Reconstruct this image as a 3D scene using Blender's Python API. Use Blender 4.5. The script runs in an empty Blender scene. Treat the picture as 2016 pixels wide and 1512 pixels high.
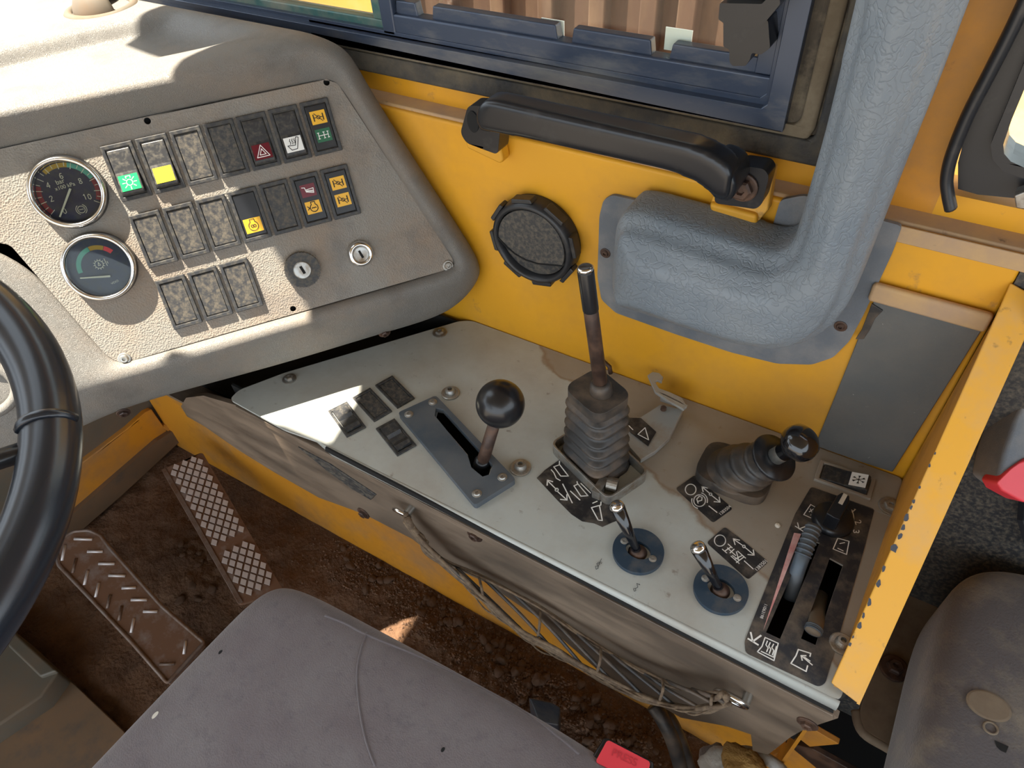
import bpy, bmesh, math, random
from mathutils import Vector, Matrix, noise
from mathutils.geometry import tessellate_polygon
random.seed(7)
S = bpy.context.scene
COL = S.collection
V = Vector
# ---------------------------------------------------------------- camera
FP = 1398.0; CX, CY = 1008.0, 756.0; H = 0.56
Fc = V((-2980, -1186, FP)).normalized()
Dc = V((111, 1365, FP)); Dc = (Dc - Fc * Dc.dot(Fc)).normalized()
Rc = Dc.cross(Fc).normalized()
def w(c): c = V(c); return V((-c.dot(Fc), c.dot(Rc), -c.dot(Dc)))
CAM = V((0, 0, H))
cd = bpy.data.cameras.new('camera'); cam = bpy.data.objects.new('camera', cd); COL.objects.link(cam)
r_, u_, b_ = w((1, 0, 0)), -w((0, 1, 0)), -w((0, 0, 1))
cam.matrix_world = Matrix(((r_.x, u_.x, b_.x, CAM.x), (r_.y, u_.y, b_.y, CAM.y), (r_.z, u_.z, b_.z, CAM.z), (0, 0, 0, 1)))
cd.sensor_width = 36; cd.lens = FP / 2016 * 36; cd.clip_start = 0.01; cd.clip_end = 200
S.camera = cam
# ---------------------------------------------------------------- light
SUN = V((0.25, 0.15, -0.956)).normalized()
sd = bpy.data.lights.new('sun', 'SUN'); sd.energy = 15; sd.angle = math.radians(0.6); sd.color = (1, .91, .76)
so = bpy.data.objects.new('sun', sd); COL.objects.link(so); so.rotation_euler = SUN.to_track_quat('-Z', 'Y').to_euler(); so.location = (0, 0, 5)
wd = bpy.data.worlds.new('sky'); S.world = wd; wd.use_nodes = True
bg = wd.node_tree.nodes['Background']; bg.inputs[0].default_value = (.82, .91, 1, 1); bg.inputs[1].default_value = 1.85
S.view_settings.view_transform = 'Standard'; S.view_settings.look = 'None'
S.view_settings.exposure = 0.66; S.view_settings.gamma = 1; S.view_settings.use_curve_mapping = False
# ---------------------------------------------------------------- photo pixel -> point on a real plane of the cab
def ray(u, v): return w(((u - CX) / FP, (v - CY) / FP, 1))
def pz(u, v, z=0): d = ray(u, v); return CAM + d * ((z - H) / d.z)
def py(u, v, y): d = ray(u, v); return CAM + d * (y / d.y)
def px(u, v, x): d = ray(u, v); return CAM + d * (x / d.x)
YW, YO, ZL = 0.521, 0.545, 0.254      # wall face, upper wall, ledge height
A = w(V((5892, -1941, FP)).normalized()); B = w(V((842, 3664, FP)).normalized()); B = (B - A * B.dot(A)).normalized()
N = -A.cross(B)                       # dashboard plane: A along the rows, B down, N towards the driver
P0 = py(957, 535, YW - .01)
def dw(a, b, h=0): return P0 + A * a + B * b + N * h
def dp(u, v, h=0):
    d = ray(u, v); return CAM + d * ((P0 + N * h - CAM).dot(N) / d.dot(N))
def ab(u, v, h=0): q = dp(u, v, h) - P0; return q.dot(A), q.dot(B)
# ---------------------------------------------------------------- materials
def mat(name, col, rough=.55, metal=0, dust=None, dust2=None, bump=None, spec=.5, coat=0, streak=None):
    m = bpy.data.materials.new(name); m.use_nodes = True; nt = m.node_tree; n = nt.nodes; L = nt.links
    p = n['Principled BSDF']; p.inputs['Roughness'].default_value = rough; p.inputs['Metallic'].default_value = metal
    p.inputs['Specular IOR Level'].default_value = spec; p.inputs['Coat Weight'].default_value = coat
    tc = n.new('ShaderNodeTexCoord'); base = n.new('ShaderNodeRGB'); base.outputs[0].default_value = (*col, 1)
    c = base.outputs[0]; rr = None
    def layer(c, d, k):
        nz = n.new('ShaderNodeTexNoise'); nz.inputs['Scale'].default_value = d[2]; nz.inputs['Detail'].default_value = 9; nz.inputs['Roughness'].default_value = .65
        if len(d) > 3 and d[3]:
            mp = n.new('ShaderNodeMapping'); mp.inputs['Scale'].default_value = d[3]; L.new(tc.outputs['Object'], mp.inputs[0]); L.new(mp.outputs[0], nz.inputs['Vector'])
        else: L.new(tc.outputs['Object'], nz.inputs['Vector'])
        sh = d[4] if len(d) > 4 else .13
        cr = n.new('ShaderNodeValToRGB'); cr.color_ramp.elements[0].position = max(0, d[1] - sh); cr.color_ramp.elements[1].position = min(1, d[1] + sh)
        L.new(nz.outputs['Fac'], cr.inputs[0])
        mx = n.new('ShaderNodeMix'); mx.data_type = 'RGBA'; L.new(cr.outputs[0], mx.inputs['Factor']); L.new(c, mx.inputs['A']); mx.inputs['B'].default_value = (*d[0], 1)
        return mx.outputs['Result'], cr.outputs[0]
    if dust: c, f = layer(c, dust, 0); rr = f
    if dust2: c, f2 = layer(c, dust2, 1)
    L.new(c, p.inputs['Base Color'])
    if rr is not None:
        mr = n.new('ShaderNodeMapRange'); mr.inputs['To Min'].default_value = rough; mr.inputs['To Max'].default_value = min(1, rough + .3); L.new(rr, mr.inputs[0]); L.new(mr.outputs[0], p.inputs['Roughness'])
    if bump:
        kind, sc, st, dist = bump
        bp = n.new('ShaderNodeBump'); bp.inputs['Strength'].default_value = st; bp.inputs['Distance'].default_value = dist
        if kind == 'noise':
            t = n.new('ShaderNodeTexNoise'); t.inputs['Scale'].default_value = sc; t.inputs['Detail'].default_value = 5; o = t.outputs['Fac']; L.new(tc.outputs['Object'], t.inputs['Vector'])
        elif kind == 'pebble':
            t = n.new('ShaderNodeTexVoronoi'); t.inputs['Scale'].default_value = sc; o = t.outputs['Distance']; L.new(tc.outputs['Object'], t.inputs['Vector'])
        else:   # leather cracks
            t = n.new('ShaderNodeTexVoronoi'); t.feature = 'DISTANCE_TO_EDGE'; t.inputs['Scale'].default_value = sc
            nz = n.new('ShaderNodeTexNoise'); nz.inputs['Scale'].default_value = sc * .6; L.new(tc.outputs['Object'], nz.inputs['Vector'])
            mx = n.new('ShaderNodeMix'); mx.data_type = 'VECTOR'; mx.inputs['Factor'].default_value = .035; L.new(tc.outputs['Object'], mx.inputs['A']); L.new(nz.outputs['Color'], mx.inputs['B'])
            L.new(mx.outputs['Result'], t.inputs['Vector'])
            cr = n.new('ShaderNodeValToRGB'); cr.color_ramp.elements[1].position = .12; L.new(t.outputs['Distance'], cr.inputs[0]); o = cr.outputs[0]
        L.new(o, bp.inputs['Height']); L.new(bp.outputs[0], p.inputs['Normal'])
    return m
DUST = (.36, .25, .165)
M = {}
M['dash'] = mat('moulded dash plastic', (.165, .158, .145), .52, dust=((.24, .19, .145), .58, 6), dust2=((.11, .10, .09), .66, 18), bump=('crack', 260, .5, .0008))
M['plate'] = mat('grained dash plate', (.225, .21, .185), .6, dust=((.27, .205, .15), .55, 9), dust2=((.14, .13, .12), .64, 16), bump=('pebble', 640, .5, .0010))
M['black'] = mat('black plastic', (.010, .011, .014), .30, dust=((.05, .045, .04), .72, 40))
M['blackdusty'] = mat('dusty black plastic', (.026, .027, .030), .5, dust=((.125, .107, .08), .56, 260))
M['blackgloss'] = mat('glossy black ball', (.006, .006, .008), .16, coat=.5)
M['switchblack'] = mat('switch plastic', (.024, .025, .028), .42, dust=((.09, .08, .062), .60, 220))
M['satinball'] = mat('satin black ball', (.008, .008, .010), .3, coat=.15)
M['rubber'] = mat('black rubber', (.018, .019, .022), .38, dust=((.09, .075, .06), .70, 25))
M['bootrubber'] = mat('dusty boot rubber', (.028, .027, .027), .42, dust=((.15, .105, .07), .58, 22))
M['yellow'] = mat('yellow cab paint', (.70, .33, .012), .5, dust=((.56, .28, .035), .58, 6), dust2=((.24, .14, .07), .70, 26, None, .06))
M['yellowedge'] = mat('chipped yellow paint', (.72, .36, .035), .42, dust=((.55, .34, .15), .56, 9), dust2=((.30, .17, .05), .67, 70, None, .05))
M['ledge'] = mat('dust covered yellow paint', (.52, .33, .14), .7, dust=((.40, .27, .17), .50, 14), dust2=((.17, .11, .07), .70, 60, None, .06))
M['orange'] = mat('shaded orange paint', (.60, .25, .02), .45, dust=((.36, .19, .07), .56, 9), dust2=((.18, .08, .04), .70, 40, None, .05))  # darker copy of the yellow paint, shade put into its colour
M['duct'] = mat('grey vinyl', (.165, .195, .225), .42, dust=((.21, .23, .245), .55, 8), bump=('crack', 120, .45, .0009))
M['flange'] = mat('dark grey vinyl flange', (.12, .135, .155), .48, dust=((.24, .23, .22), .57, 18), bump=('crack', 300, .3, .0005))
M['mat'] = mat('grey foam mat', (.095, .10, .10), .8, dust=((.135, .13, .12), .5, 14), dust2=((.30, .29, .26), .69, 260, None, .02), bump=('noise', 500, .4, .001))
M['alu'] = mat('blue black aluminium', (.045, .062, .10), .33, metal=.35, dust=((.20, .19, .17), .64, 22, (.3, 1, 1)), spec=.6)
M['alugreen'] = mat('green aged frame', (.035, .11, .10), .4, metal=.2, dust=((.20, .20, .15), .55, 20))
M['seal'] = mat('dusty window seal', (.22, .18, .12), .8, dust=((.13, .10, .065), .52, 20))
M['sealblack'] = mat('weathered rubber seal', (.025, .025, .025), .7, dust=((.12, .10, .068), .56, 16), bump=('noise', 240, .6, .002))
M['steel'] = mat('zinc plated steel', (.42, .42, .40), .35, metal=.85, dust=((.26, .20, .14), .55, 60))
M['chrome'] = mat('chrome', (.75, .74, .72), .16, metal=1)
M['bracket'] = mat('painted grey bracket', (.36, .36, .34), .45, metal=.3, dust=((.30, .23, .16), .62, 25))
M['rust'] = mat('rusty steel rod', (.045, .026, .02), .42, metal=.2, dust=((.14, .075, .045), .58, 50))
M['bluedisc'] = mat('dark blue plastic', (.02, .04, .066), .42, dust=((.09, .085, .08), .64, 45))
M['gearplate'] = mat('blue grey shifter plate', (.075, .098, .125), .4, metal=.3, dust=((.13, .14, .15), .55, 18))
M['decal'] = mat('black decal', (.014, .014, .016), .45, dust=((.12, .10, .08), .60, 55))
M['decaldirty'] = mat('worn black decal', (.014, .016, .022), .45, dust=((.15, .12, .09), .58, 42))
M['white'] = mat('white print', (.85, .85, .82), .5)
M['red'] = mat('red plastic', (.72, .05, .07), .38)
M['ink'] = mat('black ink', (.015, .015, .015), .7)
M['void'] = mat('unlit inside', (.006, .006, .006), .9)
M['yicon'] = mat('yellow lens', (.80, .43, .02), .35)
M['ylens'] = mat('bright yellow lens', (.82, .66, .03), .3)
M['gicon'] = mat('green lens', (.01, .50, .11), .3)
M['dgreen'] = mat('dark green lens', (.01, .115, .05), .35)
M['dred'] = mat('dark red lens', (.13, .008, .018), .35)
M['dial'] = mat('sky tinted black dial', (.018, .018, .06), .3, dust=((.05, .045, .045), .62, 160))  # sky reflection put into the dial colour as an even blue tint
M['teal'] = mat('teal scale', (.10, .36, .30), .5); M['amber'] = mat('amber scale', (.42, .24, .03), .5); M['dredp'] = mat('dark red scale', (.20, .012, .03), .5)
M['needle'] = mat('pale needle', (.62, .58, .50), .5)
M['brown'] = mat('dusty brown side panel', (.10, .077, .058), .36, dust=((.205, .15, .105), .5, 26, (.25, 1, 1)), dust2=((.07, .045, .03), .66, 50, (.2, 1, 1)))
M['cord'] = mat('frayed brown cord', (.085, .055, .034), .85, dust=((.19, .135, .085), .5, 160))
M['dirt'] = mat('floor dirt', (.105, .052, .026), .95, dust=((.15, .08, .042), .5, 20), dust2=((.055, .028, .015), .62, 9), bump=('noise', 160, .9, .006))
M['stone'] = mat('dusty stone', (.17, .095, .055), .9, dust=((.11, .06, .035), .5, 60), bump=('noise', 140, .6, .003))
M['floorsteel'] = mat('muddy floor plate', (.13, .085, .05), .6, dust=((.18, .105, .055), .52, 12), dust2=((.065, .06, .055), .64, 18))
M['greyplate'] = mat('muddy grey cover', (.10, .09, .07), .55, dust=((.14, .10, .065), .5, 16))
M['pedal'] = mat('worn pedal steel', (.24, .20, .18), .42, metal=.5, dust=((.16, .09, .055), .5, 30))
M['pedalmud'] = mat('mud on pedal', (.15, .075, .04), .8, dust=((.24, .19, .17), .62, 40))
M['pedaltop'] = mat('worn bright pedal studs', (.66, .61, .60), .45, metal=.4)
M['seat'] = mat('purple grey velour', (.148, .123, .130), .92, dust=((.18, .16, .165), .5, 12), dust2=((.115, .10, .11), .66, 90), bump=('noise', 700, .6, .0012))
M['seatseam'] = mat('seat piping', (.15, .13, .14), .95)
M['seat2'] = mat('worn grey velour', (.085, .075, .078), .95, dust=((.20, .17, .13), .60, 26), bump=('noise', 500, .6, .0012))
M['foam'] = mat('yellow foam', (.44, .27, .09), .95, bump=('noise', 160, 1, .004)); M['cloth'] = mat('white rag', (.55, .56, .56), .9, dust=((.25, .22, .2), .6, 30), bump=('noise', 140, .7, .003))
M['wheel'] = mat('black steering wheel', (.012, .016, .024), .27, spec=.6)
M['tan'] = mat('dusty tan plate', (.21, .165, .115), .65, dust=((.13, .095, .065), .52, 12))
M['container'] = mat('rusty brown body', (.075, .034, .018), .8, dust=((.15, .085, .05), .56, 9, (1, 1, .25)), dust2=((.08, .035, .02), .58, 7, (2, 1, .3)))
M['bodyyellow'] = mat('yellow body paint', (.62, .32, .06), .6, dust=((.60, .38, .16), .6, 5))
M['ground'] = mat('dry ground', (.20, .17, .14), .95)
M['greycloth'] = mat('grey visor cloth', (.28, .25, .18), .8)
M['olive'] = mat('olive fold', (.1, .1, .09), .8)
for k_ in ('seat', 'seat2', 'seatseam'):
    p_ = M[k_].node_tree.nodes['Principled BSDF']; p_.inputs['Sheen Weight'].default_value = .35; p_.inputs['Sheen Roughness'].default_value = .5
def console_mat():
    m = mat('grey console paint', (.42, .44, .415), .38, dust=((.35, .335, .295), .55, 9), dust2=((.20, .175, .14), .68, 75, None, .06)); nt = m.node_tree; n = nt.nodes; L = nt.links
    p = n['Principled BSDF']; src = p.inputs['Base Color'].links[0].from_socket
    g = n.new('ShaderNodeNewGeometry'); sx = n.new('ShaderNodeSeparateXYZ'); L.new(g.outputs['Position'], sx.inputs[0])
    nz = n.new('ShaderNodeTexNoise'); nz.inputs['Scale'].default_value = 16; nz.inputs['Detail'].default_value = 7; L.new(g.outputs['Position'], nz.inputs['Vector'])
    def mul(a, k):
        q = n.new('ShaderNodeMath'); q.operation = 'MULTIPLY'; L.new(a, q.inputs[0]); q.inputs[1].default_value = k; return q.outputs[0]
    def add(a, b):
        q = n.new('ShaderNodeMath'); q.operation = 'ADD'; L.new(a, q.inputs[0])
        if isinstance(b, float): q.inputs[1].default_value = b
        else: L.new(b, q.inputs[1])
        return q.outputs[0]
    # dried spill of brown dust covering the rear wall side of the console
    v = add(add(mul(sx.outputs['X'], 1.0), mul(sx.outputs['Y'], 1.9)), mul(nz.outputs['Fac'], .13))
    cr = n.new('ShaderNodeValToRGB'); v2 = add(v, -.70 - .0)
    cr.color_ramp.elements[0].position = .018; cr.color_ramp.elements[1].position = .034
    e = cr.color_ramp.elements.new(.026); e.color = (1, 1, 1, 1); cr.color_ramp.elements[0].color = (0, 0, 0, 1); cr.color_ramp.elements[2].color = (.62, .62, .62, 1)
    L.new(v2, cr.inputs[0])
    mx = n.new('ShaderNodeMix'); mx.data_type = 'RGBA'; L.new(cr.outputs[0], mx.inputs['Factor']); L.new(src, mx.inputs['A']); mx.inputs['B'].default_value = (.235, .17, .115, 1)
    L.new(mx.outputs['Result'], p.inputs['Base Color']); return m
M['console'] = console_mat()
def glass_mat():
    m = bpy.data.materials.new('window glass'); m.use_nodes = True; n = m.node_tree.nodes; L = m.node_tree.links; n.clear()
    o = n.new('ShaderNodeOutputMaterial'); t = n.new('ShaderNodeBsdfTransparent'); t.inputs[0].default_value = (.93, .96, .93, 1)
    g = n.new('ShaderNodeBsdfGlossy'); g.inputs['Roughness'].default_value = .03; f = n.new('ShaderNodeFresnel'); f.inputs[0].default_value = 1.3
    x = n.new('ShaderNodeMixShader'); L.new(f.outputs[0], x.inputs[0]); L.new(t.outputs[0], x.inputs[1]); L.new(g.outputs[0], x.inputs[2]); L.new(x.outputs[0], o.inputs[0]); return m
M['glass'] = glass_mat()
# ---------------------------------------------------------------- builders
ORG = {}
def root(name, loc, label, cat, group=None):
    o = bpy.data.objects.new(name, None); COL.objects.link(o); o.location = loc; o.empty_display_size = .02; ORG[o] = V(loc)
    o['label'] = label; o['category'] = cat
    if group: o['group'] = group
    return o
def mk(name, vs, fs, m, parent=None, smooth=False, label=None, cat=None, group=None, kind=None, bevel=0, sub=0, mats=None, fmat=None, segs=2):
    """vs are world coordinates; the object's origin becomes its thing's base"""
    vs = [V(v) for v in vs]
    if parent: org = ORG[parent]
    else:
        mn = [min(v[i] for v in vs) for i in range(3)]; mx = [max(v[i] for v in vs) for i in range(3)]
        org = V(((mn[0] + mx[0]) / 2, (mn[1] + mx[1]) / 2, mn[2]))
    me = bpy.data.meshes.new(name); me.from_pydata([v - org for v in vs], [], fs)
    if mats:
        for q in mats: me.materials.append(q)
        for i, k in enumerate(fmat): me.polygons[i].material_index = k
    elif m: me.materials.append(m)
    bm = bmesh.new(); bm.from_mesh(me); bmesh.ops.recalc_face_normals(bm, faces=bm.faces); bm.to_mesh(me); bm.free()
    if smooth: me.shade_smooth()
    o = bpy.data.objects.new(name, me); COL.objects.link(o); ORG[o] = org
    if parent: o.parent = parent
    else: o.location = org
    if label: o['label'] = label
    if cat: o['category'] = cat
    if group: o['group'] = group
    if kind: o['kind'] = kind
    if bevel:
        b = o.modifiers.new('bevel', 'BEVEL'); b.width = bevel; b.segments = segs; b.limit_method = 'ANGLE'; b.angle_limit = math.radians(35)
        me.shade_smooth(); 
        for p in me.polygons: p.use_smooth = True
        b.harden_normals = True
    if sub: s = o.modifiers.new('sub', 'SUBSURF'); s.levels = sub; s.render_levels = sub
    return o
def soft(o, vox=.004, it=6):
    r = o.modifiers.new('remesh', 'REMESH'); r.mode = 'VOXEL'; r.voxel_size = vox; r.use_smooth_shade = True
    s = o.modifiers.new('smooth', 'SMOOTH'); s.factor = .5; s.iterations = it; return o
def prism(pts, d, holes=()):
    """flat polygon (world points) with holes, extruded by vector d"""
    loops = [list(map(V, pts))] + [list(map(V, h)) for h in holes]; flat = [p for l in loops for p in l]; n = len(flat); d = V(d)
    tri = tessellate_polygon(loops) if (len(loops) > 1 or len(pts) > 4) else None
    fs = [tuple(t) for t in tri] if tri else [tuple(range(n))]
    fs = fs + [tuple(i + n for i in reversed(f)) for f in fs]; k = 0
    for l in loops:
        m = len(l)
        for i in range(m): j = (i + 1) % m; fs.append((k + i, k + j, n + k + j, n + k + i))
        k += m
    return flat + [p + d for p in flat], fs
def join(*parts):
    vs, fs = [], []
    for a, b in parts: k = len(vs); vs += list(a); fs += [tuple(i + k for i in f) for f in b]
    return vs, fs
def roundpoly(pts, r, seg=5):
    out = []; n = len(pts); pts = [V(p) for p in pts]
    for i in range(n):
        p, a, b = pts[i], pts[i - 1], pts[(i + 1) % n]; da, db = (a - p), (b - p); q = min(r, da.length * .45, db.length * .45)
        s, e = p + da.normalized() * q, p + db.normalized() * q
        for k in range(seg + 1):
            t = k / seg; out.append(s * (1 - t) ** 2 + p * 2 * t * (1 - t) + e * t * t)
    return out
def box(x0, x1, y0, y1, z0, z1): return prism([(x0, y0, z0), (x1, y0, z0), (x1, y1, z0), (x0, y1, z0)], (0, 0, z1 - z0))
def frame_from(zdir, xdir=None):
    z = V(zdir).normalized(); x = V(xdir) if xdir is not None else (V((1, 0, 0)) if abs(z.x) < .9 else V((0, 1, 0)))
    x = (x - z * x.dot(z)).normalized(); return x, z.cross(x), z
def lathe(c, axis, prof, seg=32, xdir=None, sx=1, sy=1, cap=True):
    x, y, z = frame_from(axis, xdir); c = V(c); vs, fs = [], []
    for r, h in prof:
        for k in range(seg): t = 2 * math.pi * k / seg; vs.append(c + x * math.cos(t) * r * sx + y * math.sin(t) * r * sy + z * h)
    for i in range(len(prof) - 1):
        for k in range(seg): j = (k + 1) % seg; fs.append((i * seg + k, i * seg + j, (i + 1) * seg + j, (i + 1) * seg + k))
    if cap: fs.append(tuple(range(seg))[::-1]); fs.append(tuple((len(prof) - 1) * seg + k for k in range(seg)))
    return vs, fs
def sphere(c, r, seg=32, rings=16, squash=1): return lathe(c, (0, 0, 1), [(max(1e-4, r * math.sin(math.pi * i / rings)), -r * squash * math.cos(math.pi * i / rings)) for i in range(rings + 1)], seg)
def smoothpath(pts, n=6):
    pts = [V(p) for p in pts]; out = []
    for i in range(len(pts) - 1):
        p0 = pts[max(0, i - 1)]; p1 = pts[i]; p2 = pts[i + 1]; p3 = pts[min(len(pts) - 1, i + 2)]
        for k in range(n):
            t = k / n; out.append(.5 * ((2 * p1) + (p2 - p0) * t + (2 * p0 - 5 * p1 + 4 * p2 - p3) * t * t + (3 * p1 - p0 - 3 * p2 + p3) * t ** 3))
    out.append(pts[-1]); return out
def tube(path, r, seg=8, closed=False, cross=None):
    path = [V(p) for p in path]; n = len(path); vs, fs = [], []; up = None
    for i, p in enumerate(path):
        t = ((path[(i + 1) % n] - path[i - 1]) if closed else (path[min(n - 1, i + 1)] - path[max(0, i - 1)])).normalized()
        if up is None: up = t.orthogonal().normalized() if cross is None or len(cross) < 3 else V(cross[2])
        up = (up - t * up.dot(t)).normalized(); sd_ = t.cross(up); rr = r[i] if isinstance(r, (list, tuple)) else r
        for k in range(seg):
            a = 2 * math.pi * k / seg
            if cross: vs.append(p + up * math.cos(a) * cross[0] + sd_ * math.sin(a) * cross[1])
            else: vs.append(p + up * math.cos(a) * rr + sd_ * math.sin(a) * rr)
    for i in range(n if closed else n - 1):
        for k in range(seg): j = (k + 1) % seg; a, b = i * seg, ((i + 1) % n) * seg; fs.append((a + k, a + j, b + j, b + k))
    if not closed: fs.append(tuple(range(seg))[::-1]); fs.append(tuple((n - 1) * seg + k for k in range(seg)))
    return vs, fs
def strokes(polys, wd_, nrm, mp=None):
    """ribbons along polylines lying on a surface"""
    nrm = V(nrm); out = []
    for pl in polys:
        P = [V(mp(*q)) if mp else V(q) for q in pl]
        for a, b in zip(P, P[1:]):
            d = (b - a)
            if d.length < 1e-6: continue
            d.normalize(); s = d.cross(nrm).normalized() * wd_ / 2; e = d * wd_ * .3
            out.append(([a - s - e, b - s + e, b + s + e, a + s - e], [(0, 1, 2, 3)]))
    return join(*out)
def circ(cx, cy, r, n=20, a0=0, a1=360): return [(cx + r * math.cos(math.radians(a0 + (a1 - a0) * i / n)), cy + r * math.sin(math.radians(a0 + (a1 - a0) * i / n))) for i in range(n + 1)]
def text(name, s, p0, p1, nrm, m, parent, flip=False, hscale=1.0):
    """lettering between baseline points p0 and p1 on a surface of normal nrm"""
    cu = bpy.data.curves.new('t', 'FONT'); cu.body = s; cu.size = 1; ob = bpy.data.objects.new('t', cu); COL.objects.link(ob)
    dg = bpy.context.evaluated_depsgraph_get(); dg.update(); me = bpy.data.meshes.new_from_object(ob.evaluated_get(dg)); bpy.data.objects.remove(ob); bpy.data.curves.remove(cu)
    xs = [v.co.x for v in me.vertices]; x0, x1 = min(xs), max(xs); p0, p1 = V(p0), V(p1); X = (p1 - p0); sc = X.length / (x1 - x0); X.normalize(); Y = V(nrm).normalized().cross(X)
    vs = [p0 + X * (v.co.x - x0) * sc + Y * v.co.y * sc * hscale for v in me.vertices]; fs = [tuple(p.vertices) for p in me.polygons]; bpy.data.meshes.remove(me)
    return mk(name, vs, fs, m, parent)
def pyp(name, pts, y, dep, m, parent=None, rnd=0, holes=(), **k):
    P = [py(u, v, y) for u, v in pts]; P = roundpoly(P, rnd) if rnd else P
    v, f = prism(P, (0, dep, 0), [[py(a, b, y) for a, b in h] for h in holes]); return mk(name, v, f, m, parent, **k)
def pzp(name, pts, z, dep, m, parent=None, rnd=0, holes=(), **k):
    P = [pz(u, v, z) for u, v in pts]; P = roundpoly(P, rnd) if rnd else P
    v, f = prism(P, (0, 0, -dep), [[pz(a, b, z) for a, b in h] for h in holes]); return mk(name, v, f, m, parent, **k)
def bx(name, b, m, parent=None, **k): v, f = box(*b); return mk(name, v, f, m, parent, **k)
def bolt(name, c, ax, r, m, parent, washer=1.7, hexa=True, hgt=None):
    hgt = hgt or r * .75; c = V(c); o = mk(name, *lathe(c, ax, [(r * washer, 0), (r * washer, r * .18), (r * washer * .9, r * .26), (r * .5, r * .27)], 24), m, parent, smooth=False)
    if hexa: h = lathe(c, ax, [(r, r * .2), (r, hgt), (r * .8, hgt * 1.2), (r * .4, hgt * 1.22), (r * .34, hgt * .8)], 6)
    else: h = lathe(c, ax, [(r, r * .2), (r * .97, hgt * .6), (r * .75, hgt * 1.05), (r * .42, hgt * 1.1), (r * .36, hgt * .5)], 20)
    # head is a separate sub-part only where the bolt belongs directly to a thing
    hd = mk('bolt_head', h[0], h[1], m, o if parent and parent.type == 'EMPTY' else parent); return o

# ================================================================ SETTING
st = dict(kind='structure')
# ceiling out of view, its front opening shaped to cut the sun into patches
ZC = .95
op = [(-1.6, -.04), (-.80, -.04), (-.80, .115), (-.752, .13), (-.684, .135), (-.70, .20), (-.725, .235), (-.757, .262), (-.772, .30), (-.775, .365), (-.80, .335), (-.84, .318), (-.915, .33), (-.925, .43), (-1.6, .50)]
mk('sun_cut_ceiling', *prism([(x, y, ZC) for x, y in op] + [(-1.6, .62, ZC), (1.1, .62, ZC), (1.1, -1.1, ZC), (-1.6, -1.1, ZC)][0:0] + [(-1.6, .62, ZC), (1.1, .62, ZC), (1.1, -1.15, ZC), (-1.6, -1.15, ZC)], (0, 0, .03)), M['greycloth'], **st)
# outside ground
mk('ground_outside', [(-40, -40, -2.3), (40, -40, -2.3), (40, 40, -2.3), (-40, 40, -2.3)], [(0, 1, 2, 3)], M['ground'], **st)
# right hand wall
yw = root('wall_right', (-.3, YW, 0), '', ''); del yw['label']; del yw['category']; yw['kind'] = 'structure'
bx('lower_panel', (-1.06, .078, YW, YW + .02, -.46, ZL - .003), M['yellow'], yw, bevel=.003)
bx('ledge', (-1.06, .5, YW + .004, .58, ZL - .02, ZL), M['ledge'], yw, bevel=.002)
bx('sill_strip', (-1.06, -.07, YO, .575, ZL, .299), M['yellow'], yw)
bx('window_post', (-.07, .012, YO, .575, ZL, ZC), M['orange'], yw)
bx('rear_sill', (.012, .5, YO, .575, ZL, .272), M['yellow'], yw)
bx('header', (-1.06, .5, YO, .575, .78, ZC), M['orange'], yw)
bx('rear_post', (.34, .5, YO, .575, .27, .8), M['orange'], yw)
# rear part of the wall: recess and its dusty edges
bx('rear_panel', (.078, .5, YW, YW + .02, -.35, ZL - .003), M['blackdusty'], yw)
rl = roundpoly([py(1722, 556, .519), py(1960, 607, .519), py(1945, 652, .519), py(1715, 590, .519)], .001, 1)
mk('lower_ledge', *prism([(-.008, .519, .187), (.076, .519, .187), (.076, .519, .204), (-.008, .519, .204)], (0, -.007, 0)), M['ledge'], yw, bevel=.003)
mk('top_edge', *prism([(-.02, YW, .240), (.5, YW, .240), (.5, YW, .2535), (-.02, YW, .2535)], (0, -.002, 0)), M['ledge'], yw, bevel=.001)
# bulkhead under the dashboard and floor
bk = mk('wall_front', *box(-1.09, -1.05, -.7, .58, -.47, .30), M['greyplate'], **st)
bb = root('toe_board', (-1.05, .1, -.4), 'yellow painted beam along the foot of the bulkhead under the dashboard', 'beam')
P = [px(u, v, -1.04) for u, v in [(120, 948), (170, 905), (252, 843), (286, 812), (299, 806), (330, 850), (308, 868), (150, 1005), (60, 1070)]]
mk('beam_face', *prism(P, (-.012, 0, 0)), M['orange'], bb, bevel=.002)
P = [px(u, v, -1.037) for u, v in [(322, 842), (352, 812), (372, 806), (378, 826), (335, 852)]]
mk('beam_end', *prism(P, (-.012, 0, 0)), M['orange'], bb)
mk('kick_strip', *prism([px(u, v, -1.03) for u, v in [(60, 1075), (150, 1007), (310, 868), (345, 846), (372, 838), (375, 850), (240, 975), (140, 1062), (60, 1120)]], (-.02, 0, 0)), M['floorsteel'], bb)
mk('bolt_hole', *lathe(px(375, 862, -1.028), (1, 0, 0), [(.006, 0), (.006, .001)], 16), M['void'], bb)
def hf(x, y):
    p = V((x, y, 0)); h = .010 * noise.noise(p * 6) + .006 * noise.noise(p * 17) + .004 * noise.noise(p * 45)
    k = max(0, min(1, (x + .62) / .35)) * max(0, min(1, (y - .10) / .12)); c = noise.cell(p * 0) * 0
    h += k * (.012 + .010 * abs(noise.noise(p * 38)) + .007 * abs(noise.noise(p * 85)))
    h *= 1 - .75 * max(0, min(1, (y - .31) / .05))
    k2 = max(0, 1 - ((x + .80) / .16) ** 2 - ((y - .25) / .07) ** 2); h += k2 * .010 * abs(noise.noise(p * 60)); return h - .452
nx, ny = 330, 220; x0, x1, y0, y1 = -1.06, .30, -.45, .38
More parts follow.
